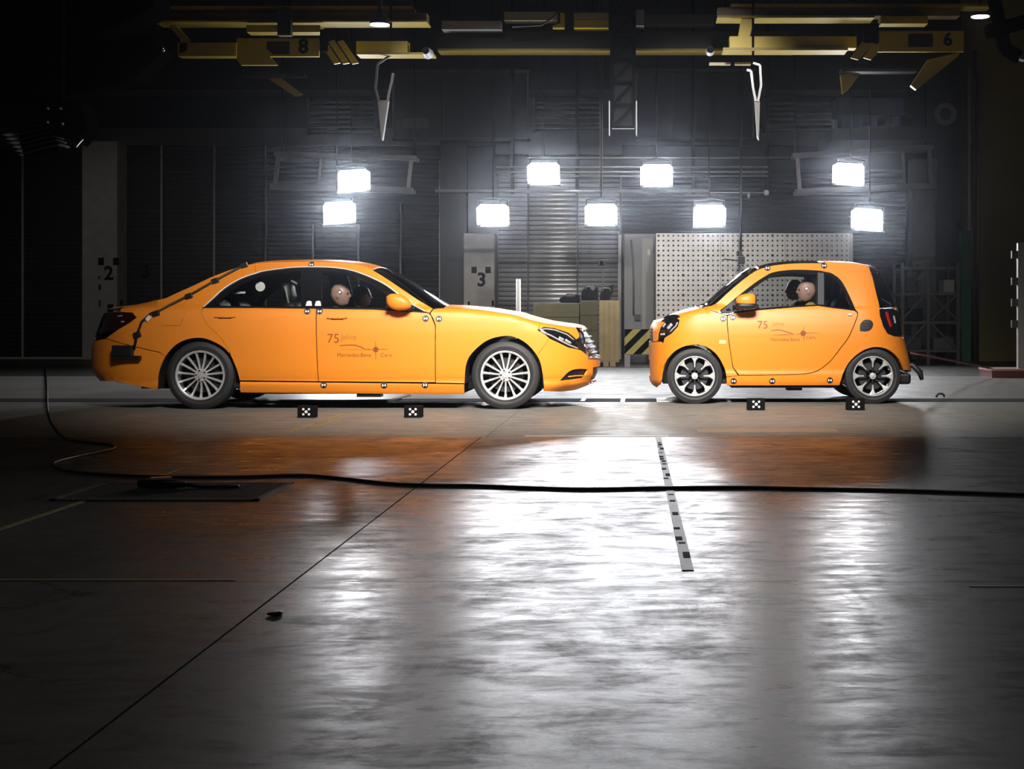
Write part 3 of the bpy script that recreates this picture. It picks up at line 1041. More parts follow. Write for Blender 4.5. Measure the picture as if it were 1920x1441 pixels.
def build_smart(c):
    UC, UR = c.u0, c.u1
    archF = cr([(1237, 722), (1241.6, 693.5), (1253, 671), (1273, 653.5), (1299, 645.8), (1322, 649), (1344, 665), (1358.5, 690.6), (1362, 706)], 6)
    archR = cr([(1697, 693.5), (1686, 673), (1665.6, 655.5), (1642.7, 650.5), (1620, 656), (1597, 673.4), (1582.6, 696), (1574, 722)], 6)
    iF = min(range(len(archF)), key=lambda i: abs(archF[i][0] - 1253) + abs(archF[i][1] - 671))
    lamp = cr([(1233.5, 636), (1236.5, 619), (1249, 600), (1268, 594.6), (1274, 600), (1271, 612), (1259, 625), (1245, 633), (1233.5, 636)], 3)[:-1]
    hl = [('uz', u, c.T(u)) for u in np.linspace(c.pick(1320, 577)[0], c.pick(1258, 590)[0], 10)]
    c.panel('front_fender', [(1346, 586), (1320, 577)] + hl[1:] + [(1268, 594.6), (1274, 600), (1271, 612), (1259, 625), (1246, 633), (1243, 645)] + archF[iF:] +
            [(1384, 704), (1373.6, 688), (1366.6, 642), (1363, 607), (1363.4, 592)], M_orange)
    un = c.pick(1240, 640)[0]
    c.panel('front_bumper', archF[:iF + 1] + [(1243, 645), (1237, 640)] + [('uz', u, .655) for u in np.linspace(un - .1, UC, 8)] + [('uz', UC, .45), ('uz', un - .30, .45), ('uz', un - .28, .28), ('uz', UC, .28), ('uz', UC, .17), ('uz', un - .2, .16), (1231, 727)], M_orange, gap=.002)
    c.panel('lower_intake', [(UC, .455), (un - .29, .455), (un - .27, .275), (UC, .275)], M_black, uz=True, off=-.03, flange=0, gap=-.006)
    c.panel('grille', [(UC, .66), (un - .17, .66), (un - .2, .79), (UC, .79)], M_black, uz=True, off=-.012, flange=.02, gap=.002)
    for zz in (.69, .725, .76):
        c.rail('grille_bar', [(UC, zz), (un - .25, zz)], .006, M_trimgrey, uz=True, off=-.002)
    c.panel('nose_panel', [(un - .085, .66), (un - .165, .66), (un - .2, .795), (UC, .795)] + [(u, c.T(u)) for u in np.linspace(UC, c.pick(1254, 591)[0], 10)] + c.px([(1248, 600), (1236, 619), (1233, 636)]), M_orange, uz=True, gap=.002)
    door = [(1364.5, 592), (1374, 587.5), (1419, 581.5), (1490, 575.5), (1534, 573), (1562, 577), (1602, 582)] + cr([(1608, 587), (1605.5, 597), (1591, 631), (1574, 654), (1556.8, 676), (1534, 693.5), (1505, 700.5), (1440, 702.5), (1386, 703)], 4) + cr([(1374.5, 688), (1367.5, 642), (1364, 607)], 3)
    c.panel('door', door, M_orange, res=.03)
    sur = [(1362, 707)] + cr([(1384, 704), (1440, 703.4), (1505, 701.4), (1534.7, 694.4), (1557.7, 676.7), (1575, 654.7), (1592, 631.4), (1606.6, 597.2), (1609, 586.5)], 4)
    upl = cr([(1604, 580), (1592, 553), (1577.5, 526.5), (1560, 512.5), (1545, 508.8)], 4)
    tail = [(1649, 581), (1650, 592), (1656, 611), (1664, 625), (1676, 630)]
    c.panel('rear_quarter', sur + upl + [(1545, 493), (1575, 493.5), (1605, 495.5), (1629, 500)] + cr([(1636, 520), (1642, 545), (1649, 573)], 3) + tail +
            [('uz', UR - .42, .71), ('uz', UR - .25, .5), ('uz', UR - .28, .34)] + archR + [(1362, 722.5)], M_orange, res=.026)
    c.panel('rear_bumper', [(UR - .25, .49), (UR - .415, .70), (UR, .70), (UR, .3), (UR - .27, .33)], M_orange, uz=True, gap=.002)
    c.panel('tailgate', [(UR - .42, .705), (UR - .44, 1.03), (UR, 1.03), (UR, .705)], M_orange, uz=True)
    ap_o = [(1318, 576), (1340, 570), (1360, 552.5), (1380, 535), (1400, 519), (1421, 505.5), (1450, 497.5), (1491, 493.5), (1545, 493)]
    ap_i = [(1545, 508.8), (1534, 507), (1491, 505.5), (1453.6, 509.5), (1434, 518), (1405, 538), (1374, 563), (1346, 585)]
    c.panel('roof_rail', cr(ap_o, 4) + cr(ap_i, 4), M_orange)
    c.panel('inner_trim', cr(ap_o, 4) + cr(ap_i, 4), M_lining, off=-.03, flange=0, gap=-.004)
    c.panel('inner_trim', upl + [(1545, 493), (1575, 493.5), (1605, 495.5), (1629, 500)] + cr([(1636, 520), (1642, 545), (1649, 573)], 3) + [(1640, 582)], M_lining, off=-.03, flange=0, gap=-.004)
    dlo = cr(ap_i[::-1], 4) + cr([(1545, 508.8), (1560, 512.5), (1577.5, 526.5), (1592, 553), (1604, 580)], 4)[1:] + [(1562, 577), (1534, 572.5), (1490, 575), (1419, 581), (1374, 587), (1362, 590)]
    g1 = [(1376, 584)] + cr([(1379, 567), (1407, 543.5), (1436, 523), (1456, 515), (1491, 511), (1531, 512)], 4) + [(1531, 570.5), (1490, 572.5), (1419, 579)]
    g2 = [(1547, 572.5), (1547, 514)] + cr([(1558, 517), (1572, 530), (1586, 555), (1595, 577)], 3)
    c.panel('window_frame', dlo, M_gloss, holes=[g1, g2], off=-.004, flange=.02, gap=.001)
    c.panel('mirror_triangle', [(1348, 585.5), (1374, 564), (1374, 585)], M_trimgrey, off=.0, flange=.004, gap=.002)
    c.panel('window_pane', g1, M_glass, off=-.012, flange=.003, gap=-.004)
    c.panel('window_pane', g2, M_tint, off=-.012, flange=.003, gap=-.004)
    c.panel('pillar_trim', [(1533, 510), (1545, 511), (1545, 571), (1533, 570.5)], M_trimgrey, off=-.002, flange=.004)
    # tops
    us = np.linspace(UC, c.pick(1320, 577)[0], 30)
    c.loft('bonnet', [(u, c.T(u)) for u in us], M_orange, crown=lambda t: .03 * (1 - (1 - t) ** 3), ex=2.6)
    ap = c.px(cr([(1320, 576), (1340, 569.5), (1360, 552), (1380, 534.5), (1400, 518.5), (1421, 505)], 4))
    c.loft('windscreen', ap, M_screen, bow=-.07, crown=.03)
    c.loft('cowl', c.px([(1312, 577), (1320, 576)]), M_black, bow=-.05, crown=.02)
    rf = c.px(cr([(1421, 505), (1450, 497), (1491, 493), (1545, 492.5)], 5))
    c.loft('roof', rf, M_gloss, crown=.04, thick=.01)
    rf2 = c.px(cr([(1545, 492.5), (1575, 493), (1605, 495), (1630, 499.5)], 5))
    c.loft('roof_rear', rf2, M_orange, crown=.04, thick=.01)
    c.loft('headliner', rf + rf2, M_lining, crown=.025, drop=.035)
    # spoiler lip and rear window
    e = c.px([(1630, 499.5), (1634, 501)])
    c.loft('spoiler', [e[0], (e[1][0] + .10, e[1][1] - .02)], M_black, crown=.04, bow=.04, thick=.015)
    rwp = [c.pick(1631, 502), c.pick(1637, 520), c.pick(1643, 545), c.pick(1650, 574)]
    c.panel('rear_window', rwp + [(UR - .43, 1.035), (UR, 1.035), (UR, 1.42), (rwp[0][0] + .05, 1.44)], M_tint, uz=True, off=.004, flange=.01)
    tl = tail + [('uz', UR - .40, .73), ('uz', UR - .36, .95), ('uz', UR - .41, 1.0), (1652, 578)]
    for o in c.panel('tail_light', tl, M_gloss, off=.004, flange=.03, gap=.001, label='black tail light with red and white lenses'):
        sd = -1 if o.data.vertices[0].co.y < 0 else 1
        c.rail('red_lens', cr([(1662, 585), (1665, 597), (1670, 612)], 3), .02, M_red, off=0.0, sides=(sd,), parent=o)
        c.rail('white_lens', cr([(1675, 592), (1677, 600), (1678, 606)], 3), .016, M_lens, off=0.0, sides=(sd,), parent=o)
    for o in c.panel('headlight', lamp, M_gloss, off=-.002, flange=.03, gap=.002, label='headlight with dark upper lid and bright lenses'):
        sd = -1 if o.data.vertices[0].co.y < 0 else 1
        for pth, r in (([(1252, 616), (1260, 607)], .02), ([(1240, 627), (1246, 626)], .013), ([(1243, 613), (1247, 606)], .012), ([(1256, 622), (1267, 611), (1270, 604)], .008)):
            c.rail('light_strip', pth, r, M_lens, off=-.003, sides=(sd,), parent=o)
    c.panel('lamp_lid', cr([(1240, 603), (1252, 593), (1266, 590), (1275, 594), (1262, 598), (1250, 603)], 3), M_gloss, off=.006, flange=.012, gap=0)
    # small details
    c.panel('turn_lamp', [(1348.5, 637.5), (1361, 637.5), (1361, 644), (1348.5, 644)], M_amber, off=.006, flange=.01, gap=0, label='pale yellow turn lamp')
    for o in c.panel('side_intake', cr([(1612, 620), (1613, 608), (1620, 600), (1632, 600), (1637, 608), (1632, 618), (1622, 621), (1612, 620)], 3)[:-1], M_black, off=.006, flange=.012, gap=0):
        sd = -1 if o.data.vertices[0].co.y < 0 else 1
        for yy in (606, 611, 616):
            c.rail('intake_fin', [(1618, yy), (1632, yy - 1)], .006, M_trimgrey, off=.008, sides=(sd,), parent=o)
    c.rail('door_handle', [(1590, 590), (1597, 590)], .014, M_white, off=.008)
    # shell, arches, underside
    shell = [('uz', UC, .25), ('uz', UC, .85), (1262, 592), (1316, 580), (1374, 590), (1534, 577), (1600, 584), ('uz', UR - .46, 1.0), ('uz', UR, 1.0), ('uz', UR, .34), ('uz', UR - .28, .34)]
    c.panel('inner_shell', shell + archR + [(1574, 720), (1362, 720)] + archF[::-1], M_under, off=-.05, flange=0, gap=0, res=.06)
    for arch in (archF, archR):
        uz = c.px(arch)
        for side in (-1, 1):
            vs, fs = [], []
            for (u, z) in uz:
                p = c.pos(u, z, side, -.012)
                vs += [p, p + Vector((0, -side * .3, 0))]
            for i in range(len(uz) - 1):
                fs.append((2 * i, 2 * i + 1, 2 * i + 3, 2 * i + 2))
            mb = MB(); mb.add(vs, fs)
            mb.build('wheel_arch_liner', M_under, c.root, smooth=True)
    mb = MB()
    mb.box(.98, 2.1, c.yc - .74, c.yc + .74, .17, .22)
    mb.box(.25, 2.85, c.yc - .45, c.yc + .45, .2, .3)
    mb.box(1.58, 1.74, c.yc - .70, c.yc - .5, .14, .2)
    mb.build('underbody', M_under, c.root)
    # tow hook and exhaust pieces at the back
    mb = MB(); mb.tube([Vector((2.82, c.yc - .35, .42)), Vector((2.98, c.yc - .42, .40)), Vector((3.06, c.yc - .42, .32)), Vector((3.08, c.yc - .42, .24))], [.02, .03, .035, .02], 8)
    mb.build('rear_coupling', M_disc, c.root, smooth=True)
    mb = MB(); mb.box(2.72, 2.93, c.yc - .6, c.yc + .6, .2, .32)
    mb.build('rear_valance', M_black, c.root, bevel=.03)
    # interior
    for y in (-.34, .34):
        car_seat(c, 2.02, c.yc + y, .46, -1)
    mb = MB(); mb.obox((.98, c.yc, .88), (.2, 0, 0), (0, .62, 0), (0, 0, .11))
    mb.build('dashboard', M_seat, c.root, bevel=.05, smooth=50)
    mb = MB(); mb.box(.8, 2.3, c.yc - .7, c.yc + .7, .22, .26)
    mb.build('cabin_floor', M_under, c.root)
    q = Vector((1.34, c.yc - .34, .93)); axs = Vector((.85, 0, .5)).normalized()
    e1 = Vector((0, 1, 0)); e2 = axs.cross(e1)
    ring = [q + (e1 * math.cos(2 * math.pi * k / 32) + e2 * math.sin(2 * math.pi * k / 32)) * .18 for k in range(33)]
    mb = MB(); mb.tube(ring, .015, 8, False)
    sw = mb.build('steering_wheel', M_black, c.root, smooth=True)
    mb = MB(); mb.lathe(q, axs, [(.07, -.05), (.075, -.01), (.05, .012), (.001, .016)], 20)
    for a in (0, math.pi, 1.5 * math.pi):
        mb.bar(q, q + (e1 * math.cos(a) + e2 * math.sin(a)) * .18, .03, .014, axs)
    mb.build('steering_hub', M_black, sw, smooth=40)
    # dark folded cover in the luggage space
    mb = MB(); mb.obox((2.36, c.yc, 1.0), (.2, 0, .05), (0, .6, 0), (0, 0, .07))
    mb.build('luggage_cover', mat('dark_blue_cover', (.03, .035, .055), .5, bump=(9, 1.0)), c.root, bevel=.04, smooth=50)
    for side in (-1, 1):
        mc = Vector((P(1399, 563, 15.2).x, c.yc + side * .93, 1.10))

        def fn(v):
            return Vector((v.x, v.y, v.z * (1 + .25 * v.x / .11)))
        vs, fs = blob(mc, .105, .08, .075, 2.6, fn=fn)
        mb = MB(); mb.add(vs, fs)
        mi = mb.build('door_mirror', M_orange, c.root, smooth=True)
        vs, fs = blob(mc + Vector((.0, 0, -.055)), .12, .085, .035, 3)
        mb = MB(); mb.add(vs, fs)
        mb.build('mirror_base', M_black, mi, smooth=True)
        mb = MB(); mb.bar(mc + Vector((.0, -side * .03, -.06)), Vector((mc.x - .06, c.yc + side * .73, 1.02)), .09, .035)
        mb.build('mirror_foot', M_black, mi, bevel=.01)
        mb = MB(); mb.obox(mc + Vector((.1, 0, .0)), (.006, 0, 0), (0, .07, 0), (0, 0, .065))
        mb.build('mirror_glass', M_chrome, mi, bevel=.003)
    for xx in (.585, 2.488):
        for side in (-1, 1):
            wheel(c, xx, c.yc + side * .79, .297, .297, .208, .18, side, 'smart')
    for t in ((1356, 597.5), (1374, 595), (1375.5, 714), (1448, 714), (1556, 712.5), (1439, 502.5), (1545, 498)):
        c.target(*t)
    text_decal(c, 'printed_number', 1430, 609.5, '75', .12, M_print)
    text_decal(c, 'printed_word', 1459, 607, 'Jahre', .06, M_print2)
    text_decal(c, 'printed_word', 1472, 636.5, 'Mercedes-Benz', .05, M_print, 1.0)
    text_decal(c, 'printed_word', 1520, 632.5, 'Cars', .05, M_print, 1.1)
    stroke(c, 'printed_curve', cr([(1445, 620), (1460, 618), (1472, 621), (1488, 626)], 4), .009, M_print)
    stroke(c, 'printed_curve', [(1450, 628), (1470, 627.5), (1490, 626)], .005, M_print)
    stroke(c, 'printed_crosshair', [(1506.5, 610), (1507, 625), (1507.5, 640)], .009, M_print)
    stroke(c, 'printed_crosshair', [(1492, 625.5), (1507, 624.5), (1536, 623.5)], .006, M_print)
    n = 20
    vs = [(0, 0)] + [(.03 * math.cos(2 * math.pi * k / n), .03 * math.sin(2 * math.pi * k / n)) for k in range(n)]
    c.decal('printed_crosshair', 1506, 624.5, vs, [(0, 1 + k, 1 + (k + 1) % n) for k in range(n)], [0] * n, [M_print], off=.0022)


build_smart(smart)


# ================================================================== crash-test dummies
M_skin = mat('dummy_vinyl', (.36, .22, .18), .38, noise=(8, .12))
M_cloth = mat('dummy_suit', (.30, .24, .05), .8)


def dummy(head, facing, label, group=None, dark=False, hip=None):
    """seated dummy: one continuous skinned body; head is a part"""
    f = facing
    hx, hy, hz = head
    root = empty('crash_test_dummy', (hx - f * .02, hy, .5), label, 'dummy', group)
    B = Vector(head)

    def at(x, y, z): return B + Vector((f * x, y, z))
    pts = {
        'pel': at(.02, 0, -.66), 'bel': at(-.03, 0, -.50), 'che': at(-.05, 0, -.32), 'nb': at(-.05, 0, -.20), 'nt': at(-.02, 0, -.12),
    }
    V, E, R = [], [], []

    def add(p, r, prev=None):
        V.append(tuple(p)); R.append(r)
        if prev is not None: E.append((prev, len(V) - 1))
        return len(V) - 1
    a = add(pts['pel'], (.15, .11)); b = add(pts['bel'], (.14, .10), a); ch = add(pts['che'], (.16, .11), b)
    nb = add(pts['nb'], (.09, .08), ch); nt = add(pts['nt'], (.055, .055), nb)
    for sd in (-1, 1):
        sh = add(at(-.04, sd * .16, -.24), (.065, .065), ch)
        el = add(at(.12, sd * .22, -.47), (.042, .042), sh)
        wr = add(at(.37, sd * .17, -.36), (.028, .028), el)
        pm = add(at(.43, sd * .165, -.335), (.03, .018), wr)
        for k, (dy, ln) in enumerate(((-.03, .055), (-.01, .075), (.01, .08), (.03, .07))):
            k1 = add(at(.475, sd * .165 + dy, -.33), (.010, .010), pm)
            k2 = add(at(.475 + ln * .55, sd * .165 + dy, -.345), (.009, .009), k1)
            add(at(.475 + ln * .6, sd * .165 + dy, -.375), (.008, .008), k2)
        t1 = add(at(.43, sd * (.165 - .04), -.32), (.011, .011), pm)
        add(at(.465, sd * (.165 - .055), -.325), (.009, .009), t1)
        hp = add(at(.06, sd * .1, -.68), (.09, .085), a)
        kn = add(at(.46, sd * .13, -.60), (.062, .062), hp)
        an = add(at(.72, sd * .13, -.84 if hz > 1.18 else -.83), (.04, .04), kn)
        add(at(.84, sd * .13, -.84 if hz > 1.18 else -.83), (.035, .03), an)
    me = bpy.data.meshes.new('body')
    me.from_pydata(V, E, [])
    ob = bpy.data.objects.new('body_src', me)
    COL.objects.link(ob)
    sk = ob.modifiers.new('skin', 'SKIN')
    sk.use_smooth_shade = True
    for i, r in enumerate(R):
        me.skin_vertices[0].data[i].radius = r
    me.skin_vertices[0].data[0].use_root = True
    sb = ob.modifiers.new('sub', 'SUBSURF'); sb.levels = 1
    dg = bpy.context.evaluated_depsgraph_get()
    m2 = bpy.data.meshes.new_from_object(ob.evaluated_get(dg))
    bpy.data.objects.remove(ob)
    m2.name = 'body'
    link('body', m2, M_cloth, root)
    # head: profile-shaped ellipsoid with brow, nose, lips, chin

    def hf(v):
        x, y, z = v
        t = z / .118
        x2 = x
        if t < -.15: x2 = x + (.012 if x > 0 else .028) * (-t - .15); y *= 1 - .25 * (-t - .15)
        if x > 0:
            fy = math.exp(-(y / .016) ** 2)
            x2 += .024 * fy * math.exp(-((t + .12) / .17) ** 2)          # nose
            x2 += .008 * math.exp(-(y / .05) ** 2) * math.exp(-((t - .22) / .1) ** 2)   # brow
            x2 -= .010 * math.exp(-((abs(y) - .033) / .014) ** 2) * math.exp(-((t - .05) / .1) ** 2)  # eye sockets
            x2 += .008 * math.exp(-(y / .025) ** 2) * math.exp(-((t + .5) / .07) ** 2)   # lips
            x2 -= .006 * math.exp(-(y / .03) ** 2) * math.exp(-((t + .42) / .05) ** 2)
            x2 += .014 * math.exp(-(y / .03) ** 2) * math.exp(-((t + .82) / .12) ** 2)   # chin
        return Vector((f * x2, y, z))
    vs, fs = blob(B, .098, .078, .118, 2.15, 44, 32, hf)
    mb = MB(); mb.add(vs, fs)
    hd = mb.build('head', M_skin, root, smooth=True)
    for sd in (-1, 1):
        vs, fs = blob(B + Vector((-f * .012, sd * .076, -.012)), .016, .009, .03, 2.2, 14, 8)
        mb = MB(); mb.add(vs, fs)
        mb.build('ear', M_skin, hd, smooth=True)
        q = B + Vector((f * .012, sd * .081, .022))
        mb = MB(); mb.lathe(q, (0, sd, 0), [(.022, -.014), (.022, .0), (.001, .001)], 20)
        mb.build('target_ring', M_black, hd)
        mb = MB(); mb.lathe(q, (0, sd, 0), [(.015, -.004), (.015, .003), (.001, .004)], 20)
        mb.build('target_disc', M_white, hd)
        e = B + Vector((f * .083, sd * .033, .006))
        vs, fs = blob(e, .011, .013, .011, 2, 12, 8)
        mb = MB(); mb.add(vs, fs)
        mb.build('eye', M_black, hd, smooth=True)
    return root


dummy((-3.125, 15.01, 1.163), 1, 'crash test dummy with white head target by the near front window of the long sedan')
dummy((-3.05, 15.77, 1.152), 1, 'crash test dummy in the far front seat of the long sedan, behind the nearer one')
dummy((1.83, 15.81, 1.215), -1, 'crash test dummy at the wheel of the short city car')
dummy((1.775, 16.49, 1.235), -1, 'crash test dummy in the far seat of the short city car, half hidden')


# ================================================================== the hall: floor
def concrete(name, c0, c1, r0, r1, seed=0.0, crack=True, spec=.5):
    m = bpy.data.materials.new(name)
    m.use_nodes = True
    nt = m.node_tree
    b = nt.nodes['Principled BSDF']
    L = nt.links.new
    g = nt.nodes.new('ShaderNodeNewGeometry')
    mp = nt.nodes.new('ShaderNodeMapping')
    mp.inputs['Location'].default_value = (seed, seed * 2, 0)
    L(g.outputs['Position'], mp.inputs[0])

    def noise(scale, det, rgh=0.6, dist=0.0, sc=None):
        n = nt.nodes.new('ShaderNodeTexNoise')
        n.inputs['Scale'].default_value = scale
        n.inputs['Detail'].default_value = det
        n.inputs['Roughness'].default_value = rgh
        n.inputs['Distortion'].default_value = dist
        if sc:
            m2 = nt.nodes.new('ShaderNodeMapping')
            m2.inputs['Scale'].default_value = sc
            L(mp.outputs[0], m2.inputs[0]); L(m2.outputs[0], n.inputs['Vector'])
        else:
            L(mp.outputs[0], n.inputs['Vector'])
        return n.outputs['Fac']

    def ramp(fac, a, bb, v0=0.0, v1=1.0):
        r = nt.nodes.new('ShaderNodeMapRange')
        r.inputs[1].default_value, r.inputs[2].default_value = a, bb
        r.inputs[3].default_value, r.inputs[4].default_value = v0, v1
        L(fac, r.inputs[0])
        return r.outputs[0]

    def math_(op, a, bb):
        n = nt.nodes.new('ShaderNodeMath')
        n.operation = op
        for i, v in enumerate((a, bb)):
            if isinstance(v, (int, float)): n.inputs[i].default_value = v
            else: L(v, n.inputs[i])
        return n.outputs[0]
    big = ramp(noise(0.55, 8, 0.62, 0.4), .3, .7)
    mid = ramp(noise(3.2, 9, 0.7, 0.6, (1, .8, 1)), .3, .72)
    fine = ramp(noise(26, 6, 0.7), .3, .7)
    streak = ramp(noise(6.5, 11, 0.8, 0.4, (.5, 1.3, 1)), .40, .60)
    wear = ramp(noise(1.7, 10, 0.72, 1.2, (1, .6, 1)), .45, .62)
    mix = math_('ADD', math_('MULTIPLY', big, .3), math_('ADD', math_('MULTIPLY', mid, .25), math_('ADD', math_('MULTIPLY', fine, .15), math_('MULTIPLY', math_('SUBTRACT', 1.0, streak), .3))))
    cm = nt.nodes.new('ShaderNodeMix')
    cm.data_type = 'RGBA'
    cm.inputs[6].default_value = (*c0, 1)
    cm.inputs[7].default_value = (*c1, 1)
    L(mix, cm.inputs[0])
    last = cm.outputs[2]
    hgt = math_('ADD', math_('MULTIPLY', streak, .5), math_('MULTIPLY', fine, .35))
    if crack:
        v = nt.nodes.new('ShaderNodeTexVoronoi')
        v.feature = 'DISTANCE_TO_EDGE'
        v.inputs['Scale'].default_value = .85
        dn = nt.nodes.new('ShaderNodeTexNoise')
        dn.inputs['Scale'].default_value = 1.3
        dn.inputs['Detail'].default_value = 7
        dn.inputs['Roughness'].default_value = .7
        L(mp.outputs[0], dn.inputs['Vector'])
        ad = nt.nodes.new('ShaderNodeVectorMath'); ad.operation = 'MULTIPLY_ADD'
        ad.inputs[1].default_value = (.9, .9, .9)
        L(dn.outputs['Color'], ad.inputs[0]); L(mp.outputs[0], ad.inputs[2])
        L(ad.outputs[0], v.inputs['Vector'])
        line = ramp(v.outputs['Distance'], .002, .009, 1, 0)
        gate = ramp(noise(.8, 3, .5), .47, .56)
        cr_ = math_('MULTIPLY', line, gate)
        # dark oily stains and specks
        st = math_('MULTIPLY', ramp(noise(9, 9, .78, .8, (.8, 1, 1)), .57, .66), ramp(noise(.9, 4, .6), .42, .6))
        dk = math_('MAXIMUM', cr_, math_('MULTIPLY', st, .75))
        c2 = nt.nodes.new('ShaderNodeMix'); c2.data_type = 'RGBA'
        L(dk, c2.inputs[0]); L(last, c2.inputs[6])
        c2.inputs[7].default_value = (.018, .017, .016, 1)
        last = c2.outputs[2]
        hgt = math_('SUBTRACT', hgt, math_('MULTIPLY', cr_, 1.2))
    L(last, b.inputs['Base Color'])
    rg = math_('ADD', math_('MULTIPLY', wear, (r1 - r0) * .35), math_('ADD', math_('MULTIPLY', streak, (r1 - r0) * .65), r0))
    L(ramp(math_('ADD', math_('MULTIPLY', streak, .6), math_('MULTIPLY', wear, .4)), .1, .9, spec, spec * .18), b.inputs['Specular IOR Level'])
    L(rg, b.inputs['Roughness'])
    bp = nt.nodes.new('ShaderNodeBump')
    bp.inputs['Strength'].default_value = .022
    bp.inputs['Distance'].default_value = .01
    L(hgt, bp.inputs['Height'])
    L(bp.outputs[0], b.inputs['Normal'])
    return m


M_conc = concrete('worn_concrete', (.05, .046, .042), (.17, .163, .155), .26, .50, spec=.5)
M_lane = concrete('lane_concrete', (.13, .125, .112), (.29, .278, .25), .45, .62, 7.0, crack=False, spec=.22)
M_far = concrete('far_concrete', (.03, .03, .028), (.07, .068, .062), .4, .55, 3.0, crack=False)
M_base = mat('joint_dirt', (.012, .011, .01), .9)

mb = MB(); mb.box(-16, 14, -5, 31.4, -.3, -.05)
floor = mb.build('floor', M_base)
tag(floor, 'worn grey concrete hall floor', 'floor', kind='structure')
GAP = .004
rows = [(-5, 5.13), (5.13, 7.33), (7.33, 11.2)]
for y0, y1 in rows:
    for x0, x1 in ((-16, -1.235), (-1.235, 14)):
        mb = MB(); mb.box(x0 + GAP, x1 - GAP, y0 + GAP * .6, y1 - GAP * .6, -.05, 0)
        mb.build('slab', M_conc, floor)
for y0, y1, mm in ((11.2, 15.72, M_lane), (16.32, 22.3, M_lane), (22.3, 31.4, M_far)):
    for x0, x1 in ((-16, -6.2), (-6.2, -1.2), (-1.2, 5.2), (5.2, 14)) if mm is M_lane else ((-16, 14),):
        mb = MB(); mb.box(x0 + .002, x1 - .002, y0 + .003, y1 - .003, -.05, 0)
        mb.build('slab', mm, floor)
# paint and tape on the floor
M_yel = mat('worn_yellow_paint', (.34, .26, .06), .5, noise=(14, .5))
M_pale = mat('pale_tape', (.42, .40, .36), .5, noise=(30, .35))


def strip(name, x0, x1, y0, y1, m, parent=floor, z=.002):
    mb = MB(); mb.box(x0, x1, y0, y1, 0, z)
    return mb.build(name, m, parent)


strip('painted_line', -2.855, -2.825, 2.4, 8.95, M_yel)
strip('painted_line', -2.86, -2.83, 11.7, 12.6, M_yel)
strip('painted_line', -2.86, -2.83, 12.75, 13.9, M_yel)
strip('painted_line', -2.74, -2.72, 11.95, 13.2, M_yel)
strip('painted_line', -7, -1.45, 5.15, 5.172, M_yel)
strip('painted_line', 1.15, 7, 5.03, 5.05, M_yel)
strip('painted_line', 3.5, 9, 16.25, 16.33, M_yel)
strip('painted_line', -.9, .22, 11.24, 11.34, M_pale)
strip('steel_cover_plate', .47, 1.62, 11.62, 11.98, mat('dull_plate', (.24, .225, .19), .4, noise=(6, .25)), z=.003)
# measuring tape strip with black blocks
tape = [(.140, 11.35), (.178, 5.35)]
mb = MB()
vs = [Vector((tape[0][0] - .022, 11.35, .003)), Vector((tape[0][0] + .022, 11.35, .003)), Vector((tape[1][0] + .022, 5.35, .003)), Vector((tape[1][0] - .022, 5.35, .003))]
mb.prism(vs, (0, 0, -.003))
mtape = mb.build('measuring_tape', mat('tape_grey', (.16, .155, .15), .5, noise=(18, .5)), floor)
random.seed(4)
yy = 10.7
while yy > 5.4:
    t = (11.35 - yy) / 6.0
    xc = tape[0][0] + (tape[1][0] - tape[0][0]) * t
    ln = random.choice((.03, .05, .09, .13))
    off = random.choice((-.008, 0, .008))
    strip('tape_mark', xc - .014 + off, xc + .014 + off, yy - ln, yy, M_base, mtape, z=.0045)
    yy -= ln + random.choice((.06, .1, .22, .4))

# floor grating
gr = MB()
gx0, gx1, gy0, gy1 = -3.02, -1.95, 7.36, 8.12
fr = MB()
for a in ((gx0, gx1, gy0, gy0 + .03), (gx0, gx1, gy1 - .03, gy1), (gx0, gx0 + .03, gy0, gy1), (gx1 - .03, gx1, gy0, gy1)):
    fr.box(*a, 0, .008)
M_grate = mat('grate_steel', (.10, .095, .09), .6, .2)
grate = fr.build('floor_grating', M_grate, None, origin=((gx0 + gx1) / 2, (gy0 + gy1) / 2, 0))
tag(grate, 'dark steel floor grating crossed by the yellow line', 'grating')
n = 0
x = gx0 + .045
while x < gx1 - .03:
    gr.box(x, x + .006, gy0 + .03, gy1 - .03, .0, .007); x += .027
y = gy0 + .045
while y < gy1 - .03:
    gr.box(gx0 + .03, gx1 - .03, y, y + .006, .0, .007); y += .027
o = gr.build('grating_bars', M_grate, grate); o['kind'] = 'stuff'
# loose plug lying on the grating
p = GX(303, 917)
mb = MB(); mb.tube([p + Vector((-.13, .02, .03)), p + Vector((-.03, .0, .032)), p + Vector((.05, .0, .03)), p + Vector((.14, -.03, .03))], [.022, .026, .026, .014], 10)
plug = mb.build('cable_plug', M_black, None, origin=p, smooth=True)
tag(plug, 'black cable plug lying on the floor grating', 'plug')
mb = MB(); mb.obox(p + Vector((-.0, -.01, .062)), (.05, .02, 0), (-.006, .012, 0), (0, 0, .006))
mb.build('bright_clip', M_chrome, plug)
mb = MB(); mb.tube([p + Vector((.14, -.03, .03)), p + Vector((.22, .01, .014)), p + Vector((.33, .03, .014)), p + Vector((.42, .0, .014))], .012, 6)
mb.build('plug_lead', M_black, plug, smooth=True)

